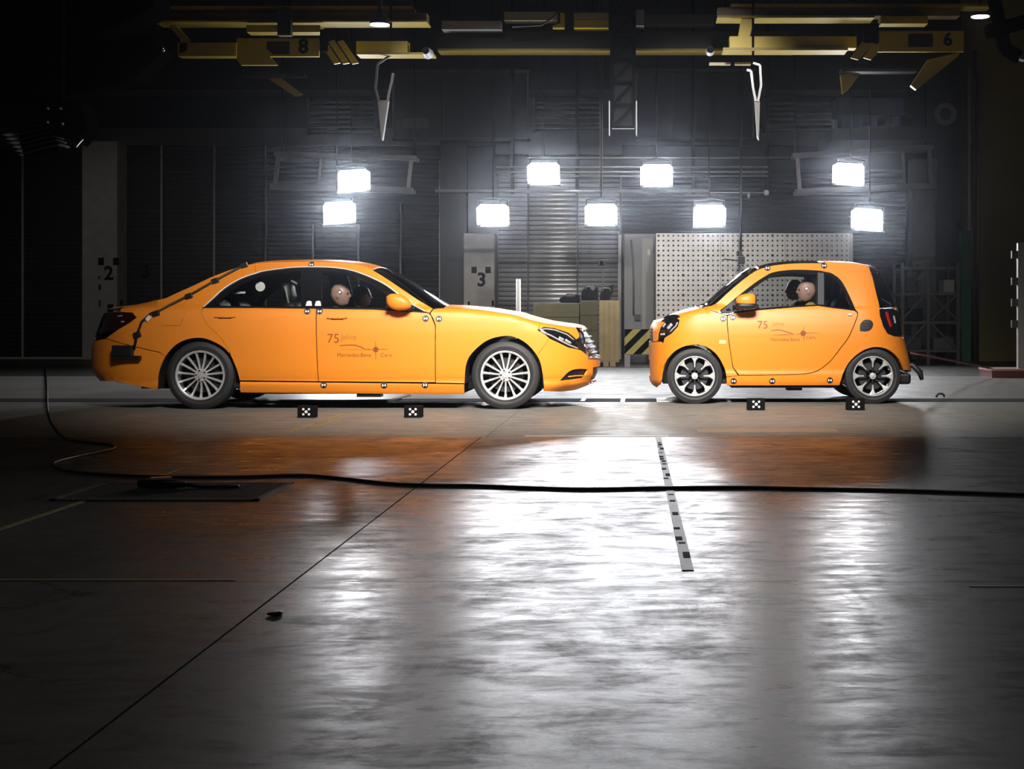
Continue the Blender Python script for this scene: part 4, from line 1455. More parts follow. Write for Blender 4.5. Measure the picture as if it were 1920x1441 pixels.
# black cable over the floor
cab = [(86, 692), (88, 725), (90, 776), (102, 803), (122, 823), (160, 831), (202, 835), (216, 840), (200, 846), (150, 856), (110, 866), (100, 873), (118, 883), (170, 890), (300, 896), (440, 896), (560, 893), (640, 899), (750, 910), (900, 913), (1000, 917), (1100, 919), (1250, 917), (1400, 916), (1500, 918), (1700, 922), (1960, 931), (2300, 940), (2700, 936)]
pts = [GX(a, b) for a, b in cab]
cp = cr([(v.x, v.y) for v in pts], 5)
mb = MB(); mb.tube([Vector((a, b, .0085)) for a, b in cp], .0085, 8)
cable = mb.build('black_cable', mat('cable_rubber', (.01, .01, .01), .4), None, origin=(0, 8, 0), smooth=True)
tag(cable, 'long black cable curving across the floor in front of both cars', 'cable')

# small dark bits on the floor
for (a, b, r, lab) in ((515, 1153, .017, 'small dark scrap on the floor in the left foreground'), (1763, 746, .04, 'small black hook on the floor right of the short city car')):
    q = GX(a, b)
    mb = MB()
    if b < 800:
        mb.tube([q + Vector((-.05, 0, .012)), q + Vector((-.02, 0, .05)), q + Vector((.02, 0, .05)), q + Vector((.045, 0, .03)), q + Vector((.04, 0, .012))], .013, 8)
        tag(mb.build('floor_hook', M_black, None, origin=q, smooth=True), lab, 'hook')
    else:
        vs, fs = blob(q + Vector((0, 0, .006)), .021, .018, .006, 3.5, 7, 6, lambda v: Vector((v.x + .4 * v.y, v.y * (1 + 14 * v.x), v.z * (1 + 15 * v.x))))
        mb.add(vs, fs)
        tag(mb.build('floor_scrap', M_black, None, origin=q, smooth=True), lab, 'scrap')

# black target boxes in front of the cars
boxes = [(574, 783, 'black target box below the middle of the long sedan, leftmost of the four'), (774, 783, 'black target box nearest the front wheel of the long sedan'),
         (1418, 769, 'black target box under the door of the short city car'), (1605, 769, 'black target box by the rear wheel of the short city car')]
for (a, b, lab) in boxes:
    q = GX(a, b)
    s = q.y / F
    w, h = 33 * s, 22 * s
    mb = MB(); mb.box(q.x - w / 2, q.x + w / 2, q.y, q.y + .12, 0, h)
    t = mb.build('target_box', mat('matt_black', (.006, .006, .006), .9, spec=.1), None, origin=q, bevel=.004)
    tag(t, lab, 'target box', 'black target boxes on the floor')
    for k, (dx, dz, rr) in enumerate(((-.16, .74, .10), (.16, .74, .10), (-.16, .3, .10), (.16, .3, .10), (0, .52, .13))):
        c = Vector((q.x + dx * w, q.y - .0015, dz * h)); n = 14
        vs = [c + Vector((math.cos(2 * math.pi * i / n) * h * rr, 0, math.sin(2 * math.pi * i / n) * h * rr)) for i in range(n)]
        mb = MB(); mb.prism(vs, (0, .0015, 0))
        mb.build('white_dot', M_white, t)

# guide rail in the lane
rail_root = empty('guide_rail', (0, 16.01, 0), 'dark steel guide rail sunk in the lane under both cars', 'rail')
M_rail = mat('rail_steel', (.02, .021, .028), .9, spec=.05)
M_pad = mat('pale_steel', (.62, .62, .6), .35, .2)
segs = [(-9, -2.70), (-2.66, -.66), (-.60, -.22), (-.16, .18), (.42, .95), (1.0, 9)]
for a, b in segs:
    mb = MB(); mb.box(a, b, 15.725, 16.315, -.045, .004)
    mb.build('rail_segment', M_rail, rail_root)
for a, b in ((-.655, -.605), (-.215, -.165), (.185, .415), (.955, .995)):
    mb = MB(); mb.box(a, b, 15.725, 16.315, -.045, .01)
    mb.build('rail_spacer', M_pad, rail_root, bevel=.004)
mb = MB(); mb.prism([Vector((-4.25, 15.85, .005)), Vector((-4.1, 15.55, .005)), Vector((-2.9, 15.5, .005)), Vector((-2.75, 15.7, .005)), Vector((-2.7, 17.0, .005)), Vector((-4.1, 17.0, .005))], (0, 0, .02))
tag(mb.build('floor_mat', mat('white_sheet', (.75, .76, .76), .3), None, origin=(-3.5, 16.2, 0)), 'white sheet lying on the lane under the long sedan', 'sheet')

# ================================================================== the hall: shell
WY = 31.0
K = WY / F


def wx(px, d=WY): return (px - CX) * d / F
def wz_(py, d=WY): return H - (py - CY) * d / F


M_wall = mat('dark_wall_metal', (.018, .019, .022), .5, noise=(1.5, .25))
M_dark = mat('dark_paint', (.02, .02, .022), .55)
M_blackm = mat('black_metal', (.006, .006, .007), .8, spec=0)
M_slat = mat('wall_slat_metal', (.027, .026, .025), .55, .15, noise=(2, .2), spec=.35)
M_steel = mat('shutter_steel', (.46, .46, .47), .33, .6, noise=(5, .15))
M_grey = mat('grey_paint', (.075, .075, .078), .5, noise=(4, .15))
M_lgrey = mat('light_grey_paint', (.33, .33, .32), .5, noise=(5, .2))
M_concp = mat('pillar_concrete', (.26, .25, .24), .75, noise=(5, .3), bump=(30, .3))
M_yellow = mat('crane_yellow', (.62, .46, .02), .45, noise=(4, .2))
M_yellow2 = mat('crane_ochre', (.34, .25, .03), .5, noise=(4, .25))
M_olive = mat('olive_wall', (.25, .21, .075), .7, noise=(2, .2))
M_ceil = mat('ceiling_black', (.015, .015, .016), .9)

mb = MB(); mb.box(-16.3, 14.3, WY + .15, WY + .45, 0, 9.2)
wall = tag(mb.build('wall_back', M_wall), 'dark back wall of the crash hall', 'wall', kind='structure')
mb = MB(); mb.box(-16.3, -16, -5, WY + .4, 0, 9.2)
tag(mb.build('wall_left', M_dark), 'dark left wall of the hall', 'wall', kind='structure')
mb = MB(); mb.box(14, 14.3, -5, WY + .4, 0, 9.2)
tag(mb.build('wall_right', M_dark), 'dark right wall of the hall', 'wall', kind='structure')
mb = MB(); mb.box(-16.3, 14.3, -5.3, -5, 0, 9.2)
tag(mb.build('wall_front', M_dark), 'dark wall behind the camera', 'wall', kind='structure')
mb = MB(); mb.box(-16.3, 14.3, -5.3, WY + .4, 9.2, 9.5)
tag(mb.build('ceiling', M_ceil), 'black hall ceiling', 'ceiling', kind='structure')


def slats(n, name, x0, x1, z0, pitch, y, m, parent, depth=.03):
    """curved horizontal slats sharing one mesh"""
    k = 6
    prof = [(-depth * math.sin(math.pi * i / k) * (1 - .25 * i / k), pitch * (.06 + .88 * i / k)) for i in range(k + 1)]
    vs = [(x, py, pz) for x in (x0, x1) for (py, pz) in prof]
    m_ = k + 1
    fs = [(i, i + 1, m_ + i + 1, m_ + i) for i in range(k)] + [tuple(range(m_))[::-1], tuple(range(m_, 2 * m_))]
    me = bpy.data.meshes.new(name)
    me.from_pydata(vs, [], fs)
    me.materials.append(m)
    for p in me.polygons[:k]: p.use_smooth = True
    bm = bmesh.new(); bm.from_mesh(me); bmesh.ops.recalc_face_normals(bm, faces=bm.faces); bm.to_mesh(me); bm.free()
    base = wloc(parent)
    for i in range(n):
        o = bpy.data.objects.new(name, me)
        COL.objects.link(o)
        o.parent = parent
        o.location = Vector((0, y, z0 + i * pitch)) - base


slats(47, 'slat', -16, wx(868), .02, .1, WY + .15, M_slat, wall)
for px, top, wd_ in ((40, 262, 3.2), (158, 268, 3), (301, 262, 3), (400, 262, 3.5), (497, 262, 3.2), (586, 420, 3), (671, 420, 3), (750, 380, 3), (824, 300, 3)):
    mb = MB(); mb.box(wx(px - wd_ / 2), wx(px + wd_ / 2), WY + .05, WY + .1, 0, wz_(top))
    mb.build('wall_post', M_lgrey, wall)
mb = MB(); mb.box(-16, wx(190), WY - .05, WY + .1, .0, wz_(669)); mb.build('wall_curb', M_lgrey, wall)
mb = MB(); mb.box(wx(826), wx(876), WY - .1, WY + .15, 0, wz_(262)); mb.build('wall_box', M_dark, wall)
mb = MB(); mb.box(-16, wx(1700), WY + .0, WY + .15, wz_(272), wz_(240)); mb.build('wall_lintel', M_grey, wall)
mb = MB(); mb.box(-16, wx(1700), WY + .02, WY + .15, wz_(180), wz_(168)); mb.build('wall_lintel', M_grey, wall)
slats(14, 'slat', wx(1166), wx(1700), wz_(437), .1, WY + .15, M_slat, wall)
slats(20, 'slat', wx(1600), wx(1700), wz_(600), .1, WY + .15, M_slat, wall)
# a dark numeral 3 on the slatted wall
vs, fs = text2d('3', .36, bold=.01)
mb = MB(); mb.add([(wx(270) + v[0], WY + .1, wz_(510) + v[1]) for v in vs], fs)
mb.build('wall_numeral', M_blackm, wall)


def pillar(x0, x1, top, digit, cx, cy, label, marks):
    r = empty('concrete_pillar', (wx((x0 + x1) / 2), WY - .35, 0), label, 'pillar')
    y0 = WY - .55
    mb = MB(); mb.box(wx(x0), wx(x1), y0, WY + .05, 0, wz_(top))
    mb.build('shaft', M_concp, r, bevel=.015)
    vs, fs = text2d(digit, .40, bold=.012)
    d = y0
    mb = MB(); mb.add([((cx - CX) * d / F + v[0], y0 - .004, H - (cy - CY) * d / F + v[1]) for v in vs], fs)
    mb.build('painted_number', M_blackm, r)
    for (a, b, w, h) in marks:
        q = P(a, b, d)
        mb = MB(); mb.box(q.x - w * d / F / 2, q.x + w * d / F / 2, y0 - .004, y0, q.z - h * d / F / 2, q.z + h * d / F / 2)
        mb.build('painted_square', M_blackm, r)


pillar(172, 237, 270, '2', 204, 513, 'concrete pillar painted with the number 2, behind the tail of the sedan',
       [(189.5, 490, 11, 14), (217.5, 490, 11, 14), (186, 520, 3, 5), (187, 538, 4, 10), (187, 569, 3, 13), (207, 583, 11, 26), (228, 567, 5, 12)])
pillar(875, 932, 440, '3', 903, 525, 'concrete pillar painted with the number 3, above the bonnet of the sedan', [(889, 506, 10, 12), (915, 506, 10, 12), (879, 570, 4, 10), (924, 568, 4, 10)])

# roller shutter
sh = empty('roller_shutter', (wx(1048), WY, 0), 'shiny steel roller shutter behind the gap between the cars', 'shutter')
slats(39, 'slat', wx(934), wx(1162), .02, .102, WY + .06, M_steel, sh, depth=.034)
for px, w in ((990, 2.5), (1083, 2.5)):
    mb = MB(); mb.box(wx(px - w / 2), wx(px + w / 2), WY - .02, WY + .06, 0, wz_(272)); mb.build('shutter_guide', M_dark, sh)
mb = MB(); mb.box(wx(1159), wx(1165), WY - .14, WY + .06, 0, wz_(440)); mb.build('shutter_post', M_lgrey, sh)
mb = MB(); mb.box(wx(930), wx(1166), WY - .1, WY + .06, wz_(290), wz_(270)); mb.build('shutter_box', M_grey, sh)
# small camera and stand in front of the shutter
q = P(1130, 493, 28)
c_r = empty('wall_camera', (q.x, 28, 0), 'small black camera on a thin mast before the steel shutter', 'camera')
mb = MB(); mb.box(q.x - .09, q.x + .05, 27.9, 28.12, q.z - .05, q.z + .05); mb.build('camera_body', M_black, c_r, bevel=.01)
mb = MB(); mb.lathe((q.x - .02, 27.9, q.z), (0, -1, 0), [(.04, 0), (.04, .05), (.03, .05), (.001, .03)], 16); mb.build('camera_lens', M_gloss, c_r)
mb = MB(); mb.tube([(q.x, 28, q.z), (q.x, 28, 0)], .012, 6); mb.build('mast', M_grey, c_r)
# white post
q0, q1 = P(972, 523, 26), P(972, 605, 26)
mb = MB(); mb.lathe((q0.x, 26, 0), (0, 0, 1), [(.001, 0), (.11, 0), (.11, .02), (.045, .02), (.043, q0.z - .01), (.036, q0.z), (.001, q0.z)], 20)
tag(mb.build('marker_post', mat('white_post', (.8, .79, .76), .4), None, origin=(q0.x, 26, 0), smooth=40), 'thin white post standing behind the bonnet of the sedan', 'post')

# crates in front of the shutter
M_crate = mat('olive_crate', (.12, .11, .055), .7, noise=(6, .3))
M_crate2 = mat('tan_crate', (.42, .33, .17), .65, noise=(6, .25))


def crate(x0, x1, top, d, dep, m, label, nb=5, vertical=False):
    X0, X1, Z1 = (x0 - CX) * d / F, (x1 - CX) * d / F, H - (top - CY) * d / F
    r = empty('wooden_crate', ((X0 + X1) / 2, d + dep / 2, 0), label, 'crate', 'wooden crates by the shutter')
    mb = MB(); mb.box(X0 + .02, X1 - .02, d + .02, d + dep, .08, Z1); mb.build('crate_body', m, r)
    for k in range(nb):
        if vertical:
            a = X0 + (X1 - X0) * k / nb
            mb = MB(); mb.box(a + .008, a + (X1 - X0) / nb - .008, d, d + .03, .1, Z1)
        else:
            a = .1 + (Z1 - .1) * k / nb
            mb = MB(); mb.box(X0, X1, d, d + .03, a + .008, a + (Z1 - .1) / nb - .008)
        mb.build('board', m, r, bevel=.004)
    for xx in (X0 + .08, X1 - .2):
        mb = MB(); mb.box(xx, xx + .12, d, d + dep, 0, .09); mb.build('skid', m, r)
    return r


crate(1000, 1086, 568, 26.6, 1.1, M_crate, 'low olive crate behind the nose of the sedan, left of the row', 4)
crate(1088, 1121, 563, 26.3, 1.0, M_crate, 'narrow olive crate in the middle of the row by the shutter', 4)
crate(1123, 1162, 563, 26.5, .9, M_crate2, 'tan crate with upright boards beside the steel shutter post', 4, True)
# dark bags on top of the crates
for pts, d, lab in (([(1050, 567), (1048, 560), (1056, 554), (1072, 556), (1080, 550), (1086, 552), (1087, 567)], 26.75, 'flat dark bag on the olive crates, leftmost'),
                    ([(1089, 562.5), (1090, 545), (1097, 537), (1104, 535), (1108, 541), (1113, 545), (1117, 536), (1121, 538), (1121, 562.5)], 26.45, 'lumpy dark bag with a notched top on the olive crates'),
                    ([(1124, 562.5), (1126, 548), (1131, 545), (1136, 536), (1150, 532), (1149, 545), (1143, 562.5)], 26.6, 'tall dark bag leaning on the tan crate, rightmost')):
    q = [P(x, y, d) for x, y in pts]
    mb = MB(); mb.prism(q, (0, .4, 0))
    o = mb.build('dark_bag', mat('black_canvas', (.007, .007, .008), .8, bump=(14, .8), spec=.2), None, origin=q[0], bevel=.02)
    tag(o, lab, 'bag', 'dark bags on the crates')
    c = sum(q, Vector()) / len(q)
    mb = MB(); mb.tube([c + Vector((-.09, -.02, .02)), c + Vector((-.05, -.04, .07)), c + Vector((.05, -.04, .07)), c + Vector((.09, -.02, .02))], .012, 6)
    mb.build('bag_strap', M_grey, o, smooth=True)

# grey machine column with conduit beside the shutter
d = 28.4
cb = empty('switch_cabinet', ((1199 - CX) * d / F, d, 0), 'tall grey switch cabinet between the shutter and the perforated barrier', 'cabinet')
mb = MB(); mb.box((1170 - CX) * d / F, (1229 - CX) * d / F, d, d + .6, 0, H - (438 - CY) * d / F); mb.build('cabinet_body', mat('cabinet_grey', (.11, .11, .115), .5, noise=(3, .2)), cb, bevel=.01)
mb = MB(); mb.box((1203 - CX) * d / F, (1226 - CX) * d / F, d - .03, d, .3, H - (447 - CY) * d / F); mb.build('cabinet_door', mat('cabinet_door_grey', (.17, .17, .16), .5), cb, bevel=.008)
mb = MB(); mb.tube([P(1183, 450, d - .03), P(1186, 480, d - .05), P(1188, 520, d - .03), P(1188, 590, d - .03)], .018, 8); mb.build('conduit', M_grey, cb, smooth=True)
mb = MB(); mb.box(*[(v - CX) * d / F for v in (1190, 1201)], d - .06, d, H - (600 - CY) * d / F, H - (589 - CY) * d / F); mb.build('socket_box', M_black, cb)
mb = MB(); mb.box(*[(v - CX) * d / F for v in (1214, 1219)], d - .045, d - .03, H - (478 - CY) * d / F, H - (468 - CY) * d / F); mb.build('cabinet_label', M_lgrey, cb)
# hazard board
d = 26.2
hz = empty('hazard_board', ((1200 - CX) * d / F, d, 0), 'low board with diagonal black and yellow hazard stripes beside the barrier', 'board')
X0, X1, Z0, Z1 = (1171 - CX) * d / F, (1236 - CX) * d / F, H - (664 - CY) * d / F, H - (617 - CY) * d / F
mb = MB(); mb.box(X0, X1, d, d + .2, Z0 - .0, Z1); mb.build('board_panel', M_blackm, hz)
mb = MB(); mb.box(X0, X0 + .1, d + .02, d + .3, 0, Z0); mb.box(X1 - .1, X1, d + .02, d + .3, 0, Z0); mb.build('board_foot', M_lgrey, hz)
w, hgt = X1 - X0, Z1 - Z0
for k in range(-2, 4):
    a = X0 + k * .30
    poly = [(a, Z0), (a + .15, Z0), (a + .15 + hgt * 1.0, Z1), (a + hgt * 1.0, Z1)]
    # clip to the board
    def clip(pl, axis_lo, lim):
        out = []
        for i in range(len(pl)):
            p, q = pl[i - 1], pl[i]
            ip = p[0] >= lim if axis_lo else p[0] <= lim
            iq = q[0] >= lim if axis_lo else q[0] <= lim
            if ip != iq:
                t = (lim - p[0]) / (q[0] - p[0]); out.append((lim, p[1] + t * (q[1] - p[1])))
            if iq: out.append(q)
        return out
    poly = clip(clip(poly, True, X0), False, X1) if poly else poly
    if len(poly) > 2:
        mb = MB(); mb.prism([Vector((x, d - .004, z)) for x, z in poly], (0, .006, 0))
        mb.build('hazard_stripe', mat('hazard_yellow', (.5, .42, .09), .5, noise=(8, .3)), hz)

# perforated barrier block
d = 27.0
bk = empty('crash_barrier_block', ((1420 - CX) * d / F, d + .8, 0), 'grey perforated steel barrier block behind the short city car', 'barrier')
X0, X1, Z1 = (1230 - CX) * d / F, (1600 - CX) * d / F, H - (437 - CY) * d / F
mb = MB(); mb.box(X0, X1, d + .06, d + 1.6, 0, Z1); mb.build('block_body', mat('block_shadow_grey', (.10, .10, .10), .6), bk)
M_plate = mat('barrier_plate', (.47, .46, .45), .42, .25, noise=(3, .22))
cell = .093
n_x, n_z = int((X1 - X0) / cell), int(Z1 / cell)
ncol = 3
per = n_x // ncol
for pc in range(ncol):
    vs, fs = [], []
    a0 = pc * per
    nx_ = per if pc < ncol - 1 else n_x - a0
    for i in range(nx_):
        for j in range(n_z):
            x0 = X0 + (a0 + i) * cell; z0 = Z1 - (j + 1) * cell
            cx_, cz_ = x0 + cell / 2, z0 + cell / 2
            b = len(vs)
            sq = [(x0, z0), (cx_, z0), (x0 + cell, z0), (x0 + cell, cz_), (x0 + cell, z0 + cell), (cx_, z0 + cell), (x0, z0 + cell), (x0, cz_)]
            if i == 0 and pc: sq = [(max(x, x0 + .006), z) for x, z in sq]
            r_ = .020 if (i % 5 or j % 4) else .028
            ho = [(cx_ + r_ * math.cos(math.pi * (k / 4 - .75)), cz_ + r_ * math.sin(math.pi * (k / 4 - .75))) for k in range(8)]
            vs += [(x, d, z) for x, z in sq] + [(x, d, z) for x, z in ho] + [(x, d + .05, z) for x, z in ho]
            for k in range(8):
                k2 = (k + 1) % 8
                fs.append((b + k, b + k2, b + 8 + k2, b + 8 + k))
                fs.append((b + 8 + k, b + 8 + k2, b + 16 + k2, b + 16 + k))
    mb = MB(); mb.add(vs, fs)
    mb.build('perforated_plate', M_plate, bk, fix=False)
q = P(1389, 437, 26.4)
# hanging microphone camera before the barrier
hc = empty('hanging_camera', (q.x, 26.4, H - (495 - CY) * 26.4 / F), 'black camera hanging on a rod before the perforated barrier', 'camera')
mb = MB(); mb.tube([(q.x, 26.4, 9.2), (q.x, 26.4, H - (470 - CY) * 26.4 / F)], .022, 8); mb.build('hanging_rod', M_blackm, hc)
zc = H - (484 - CY) * 26.4 / F
mb = MB(); mb.box(q.x - .05, q.x + .07, 26.3, 26.5, zc - .1, zc + .03); mb.box(q.x - .08, q.x + .02, 26.32, 26.48, zc + .04, zc + .14); mb.build('camera_body', M_black, hc, bevel=.01)
mb = MB(); mb.tube([(q.x + .02, 26.35, zc - .05), (q.x - .3, 26.3, zc - .02), (q.x - .34, 26.3, zc - .02)], .012, 6); mb.build('camera_lead', M_black, hc, smooth=True)


# ================================================================== lamp panels
M_emit = mat('lamp_diffuser', (.93, .95, 1.0), .5, emit=PANEL_EMIT)
M_house = mat('lamp_housing', (.05, .05, .055), .4)
LD = 27.0
lamps = [(662, 338, 1, 'lamp panel at the upper left, hung in the left frame'), (635, 398, 1, 'lamp panel at the lower left, under the left frame'),
         (1020, 325, 0, 'lamp panel of the upper row above the nose of the sedan'), (1231, 328, 0, 'lamp panel of the upper row above the gap right of the shutter'),
         (925, 403, 0, 'lamp panel of the lower row above the pillar with the number 3'), (1127, 402, 0, 'lamp panel of the lower row above the steel shutter post'),
         (1330, 404, 0, 'lamp panel of the lower row above the perforated barrier'),
         (1593, 326, -1, 'lamp panel at the upper right, hung in the right frame'), (1628, 411, -1, 'lamp panel at the lower right, under the right frame')]


def lamp_panel(px, py, turn, label):
    c = P(px, py, LD)
    r = empty('flood_lamp', tuple(c), label, 'lamp', 'bright lamp panels over the lane')
    yaw = math.radians(24 * turn)
    tilt = math.radians(20)
    roll = math.radians(-6 * turn)
    R = Matrix.Rotation(yaw, 4, 'Z') @ Matrix.Rotation(tilt, 4, 'X') @ Matrix.Rotation(roll, 4, 'Y')

    def L(x, y, z): return c + R @ Vector((x, y, z))
    w, h = .25, .21

    def lbox(mb, x0, x1, y0, y1, z0, z1):
        vs = [L(x, y, z) for z in (z0, z1) for y in (y0, y1) for x in (x0, x1)]
        mb.add(vs, [(0, 2, 3, 1), (4, 5, 7, 6), (0, 1, 5, 4), (2, 6, 7, 3), (0, 4, 6, 2), (1, 3, 7, 5)])
    mb = MB(); lbox(mb, -w, w, .0, .16, -h, h)
    mb.build('housing', M_house, r)
    mb = MB(); mb.add([L(-w + .01, -.004, -h + .01), L(w - .01, -.004, -h + .01), L(w - .01, -.004, h - .01), L(-w + .01, -.004, h - .01)], [(0, 1, 2, 3)])
    mb.build('diffuser', M_emit, r, fix=False)
    for s in (-1, 1):
        mb = MB(); mb.add([L(s * w, 0, -h * .9), L(s * (w + .05), -.1, -h * .8), L(s * (w + .05), -.1, h * .8), L(s * w, 0, h * .9),
                           L(s * (w + .008), .01, -h * .9), L(s * (w + .058), -.09, -h * .8), L(s * (w + .058), -.09, h * .8), L(s * (w + .008), .01, h * .9)],
                          [(0, 1, 2, 3), (4, 5, 6, 7), (0, 1, 5, 4), (2, 3, 7, 6), (1, 2, 6, 5), (0, 3, 7, 4)])
        mb.build('side_flap', M_house, r)
    mb = MB(); lbox(mb, -w - .06, w + .06, -.04, .0, -h - .025, -h)
    mb.build('lower_ledge', M_house, r)
    mb = MB(); mb.tube([L(-w - .02, .08, 0), L(-w - .03, .1, h + .05), L(0, .1, h + .09), L(w + .03, .1, h + .05), L(w + .02, .08, 0)], .014, 6)
    mb.build('yoke', M_house, r)
    top = L(0, .1, h + .09)
    mb = MB(); mb.tube([top, Vector((top.x, top.y, 9.2))], .012, 6)
    mb.build('suspension_rod', M_blackm, r)


for a in lamps:
    lamp_panel(*a)

# rails behind the lamps
rr = empty('lamp_rail', (0, 28, wz_(330, 28)), 'long thin steel rails running behind the middle lamp panels', 'rail')
M_rail2 = mat('thin_steel', (.30, .30, .31), .35, .7)
for (a, b, y, rad, d) in ((985, 1480, 296, .022, 28.2), (930, 1440, 313, .02, 28.2), (930, 1440, 322, .02, 28.2), (930, 1440, 330, .014, 28.2), (815, 1330, 358, .035, 27.9), (1330, 1438, 361, .012, 27.6)):
    mb = MB(); mb.tube([P(a, y, d), P(b, y, d)], rad, 8)
    mb.build('steel_tube', M_rail2, rr, smooth=True)
for a in (960, 1082, 1127, 1300, 1440):
    mb = MB(); mb.box((a - 3 - CX) * 28.2 / F, (a + 3 - CX) * 28.2 / F, 28.22, 28.3, H - (362 - CY) * 28.2 / F, 9.2)
    mb.build('rail_hanger', M_grey if a == 1127 else M_blackm, rr)
for (a, b, rad) in ((1404, 366, .03), (1437, 361, .055)):
    q = P(a, b, 27.6)
    vs, fs = blob(q, rad, rad, rad * (2 if a == 1404 else 1), 2.2, 12, 8)
    mb = MB(); mb.add(vs, fs); mb.build('rail_end_knob', M_lgrey, rr, smooth=True)

# lamp frames left and right
M_frame = mat('frame_steel', (.22, .21, .21), .45, .3)


def lamp_frame(label, corners, d0, d1, extra):
    """corners: (tl, tr, br, bl) pixels; d0, d1 depth at left and right"""
    (tl, tr, br, bl) = [P(p[0], p[1], d) for p, d in zip(corners, (d0, d1, d1, d0))]
    c = (tl + tr + br + bl) / 4
    r = empty('lamp_truss', tuple(c), label, 'frame')
    back = Vector((0, .35, 0))
    for (a, b, w, h, nm) in ((tl, tr, .09, .09, 'frame_beam'), (bl, br, .12, .12, 'frame_beam'), (tl + back, tr + back, .07, .07, 'frame_beam'), (bl + back, br + back, .07, .07, 'frame_beam')):
        e = (b - a) * .03
        mb = MB(); mb.bar(a - e, b + e, w, h); mb.build(nm, M_frame, r)
    for (a, b) in ((tl, bl), (tr, br)):
        mb = MB(); mb.bar(a, b, .07, .07, (0, 1, 0)); mb.build('frame_post', M_frame, r)
        mb = MB(); mb.bar(a, a + back, .05, .05); mb.bar(b, b + back, .05, .05); mb.build('frame_tie', M_frame, r)
    for f in extra:
        a, b = tl.lerp(tr, f), bl.lerp(br, f)
        mb = MB(); mb.bar(a + back, b + back, .05, .05, (0, 1, 0)); mb.build('frame_post', M_frame, r)
    for a in (tl + back, tr + back):
        mb = MB(); mb.tube([a, Vector((a.x, a.y, 9.2))], .015, 6); mb.build('frame_hanger', M_blackm, r)


lamp_frame('dark steel frame holding the left pair of lamp panels', ((522, 288), (772, 296), (765, 357), (516, 349)), 28.6, 27.7, (.3,))
lamp_frame('dark steel frame holding the right pair of lamp panels', ((1494, 291), (1742, 276), (1746, 348), (1500, 360)), 27.7, 28.6, (.82,))

# ================================================================== upper wall fittings
def louvre(x0, x1, y0, y1, n, label):
    d = WY - .1
    r = empty('louvre_vent', ((x0 + x1) / 2 * d / F - CX * d / F, d, wz_(y1, d)), label, 'vent', 'louvre vents high on the back wall')
    X0, X1, Z0, Z1 = wx(x0, d), wx(x1, d), wz_(y1, d), wz_(y0, d)
    mb = MB(); mb.box(X0, X1, d + .05, WY + .15, Z0, Z1); mb.build('vent_back', M_dark, r)
    pit = (Z1 - Z0) / n
    for k in range(n):
        z = Z0 + pit * (k + .5)
        mb = MB(); mb.obox((0.5 * (X0 + X1), d + .03, z), ((X1 - X0) / 2 - .02, 0, 0), (0, .045, .035), (0, -.004, .006)); mb.build('vent_blade', M_lgrey, r)
    for x in (X0, X1):
        mb = MB(); mb.box(x - .03, x + .03, d, WY + .15, Z0 - .03, Z1 + .03); mb.build('vent_frame', M_grey, r)


louvre(578, 702, 186, 250, 7, 'grey louvre vent high on the wall above the left lamp frame')
louvre(1001, 1128, 186, 243, 6, 'grey louvre vent high on the wall in the middle, left of the black mast')
louvre(1434, 1562, 188, 246, 6, 'grey louvre vent high on the wall right of the right hanging arm')


def wpanel(x0, x1, y0, y1, splits, label, cover=None):
    d = WY - .25
    r = empty('wall_hatch', (wx((x0 + x1) / 2, d), d, wz_(y1, d)), label, 'hatch', 'dark hatches high on the wall')
    xs = [x0] + list(splits) + [x1]
    for a, b in zip(xs[:-1], xs[1:]):
        mb = MB(); mb.box(wx(a + .5, d), wx(b - .5, d), d, d + .15, wz_(y1, d), wz_(y0, d)); mb.build('panel_sheet', mat('panel_grey', (.036, .036, .04), .45, noise=(2, .2)), r)
    for a in splits:
        mb = MB(); mb.box(wx(a - 1.5, d), wx(a + 1.5, d), d - .03, d, wz_(y1, d), wz_(y0, d)); mb.build('panel_mullion', M_grey, r)
    mb = MB(); mb.box(wx(x0 - 4, d), wx(x1 + 4, d), d - .12, d, wz_(y0 + 1, d), wz_(y0 - 5, d)); mb.build('panel_head', mat('brown_head', (.17, .14, .08), .5), r)
    mb = MB(); mb.box(wx(x0 - 2, d), wx(x1 + 2, d), d - .06, d + .38, wz_(y1 + 4, d), wz_(y1, d)); mb.build('panel_sill', M_grey, r)
    for a in (x0, x1):
        mb = MB(); mb.box(wx(a - 1.5, d), wx(a + 1.5, d), d - .08, d, wz_(y1, d), wz_(y0, d)); mb.build('panel_jamb', M_lgrey, r)
    if cover:
        mb = MB(); mb.box(wx(cover[0], d), wx(cover[1], d), d - .04, d, wz_(cover[3], d), wz_(cover[2], d)); mb.build('panel_plate', mat('plate_brown', (.15, .13, .09), .5), r)


wpanel(738, 990, 137, 258, (833,), 'dark wall hatch with a brown head rail left of the black mast', (756, 806, 222, 240))
wpanel(1194, 1412, 135, 258, (1262,), 'dark wall hatch with a brown head rail right of the black mast')
for o in ():
    pass
# slanting arms with pale pointed tips
def arm(lines, tip, label):
    d = 24.5
    r = empty('hanging_boom', tuple(P(*lines[0][0], d)), label, 'boom')
    for pts in lines:
        a = [P(x, y, d) for x, y in pts]
        for p, q in zip(a[:-1], a[1:]):
            mb = MB(); mb.bar(p, q, .04, .035); mb.build('boom_bar', M_rail2, r)
    t = [P(x, y, d) for x, y in tip]
    mb = MB(); mb.prism(t, (0, .12, 0)); mb.build('boom_tip', M_lgrey, r)
    a = P(*lines[0][0], d)
    mb = MB(); mb.tube([a, Vector((a.x, a.y, 9.2))], .02, 6); mb.build('boom_hanger', M_blackm, r)


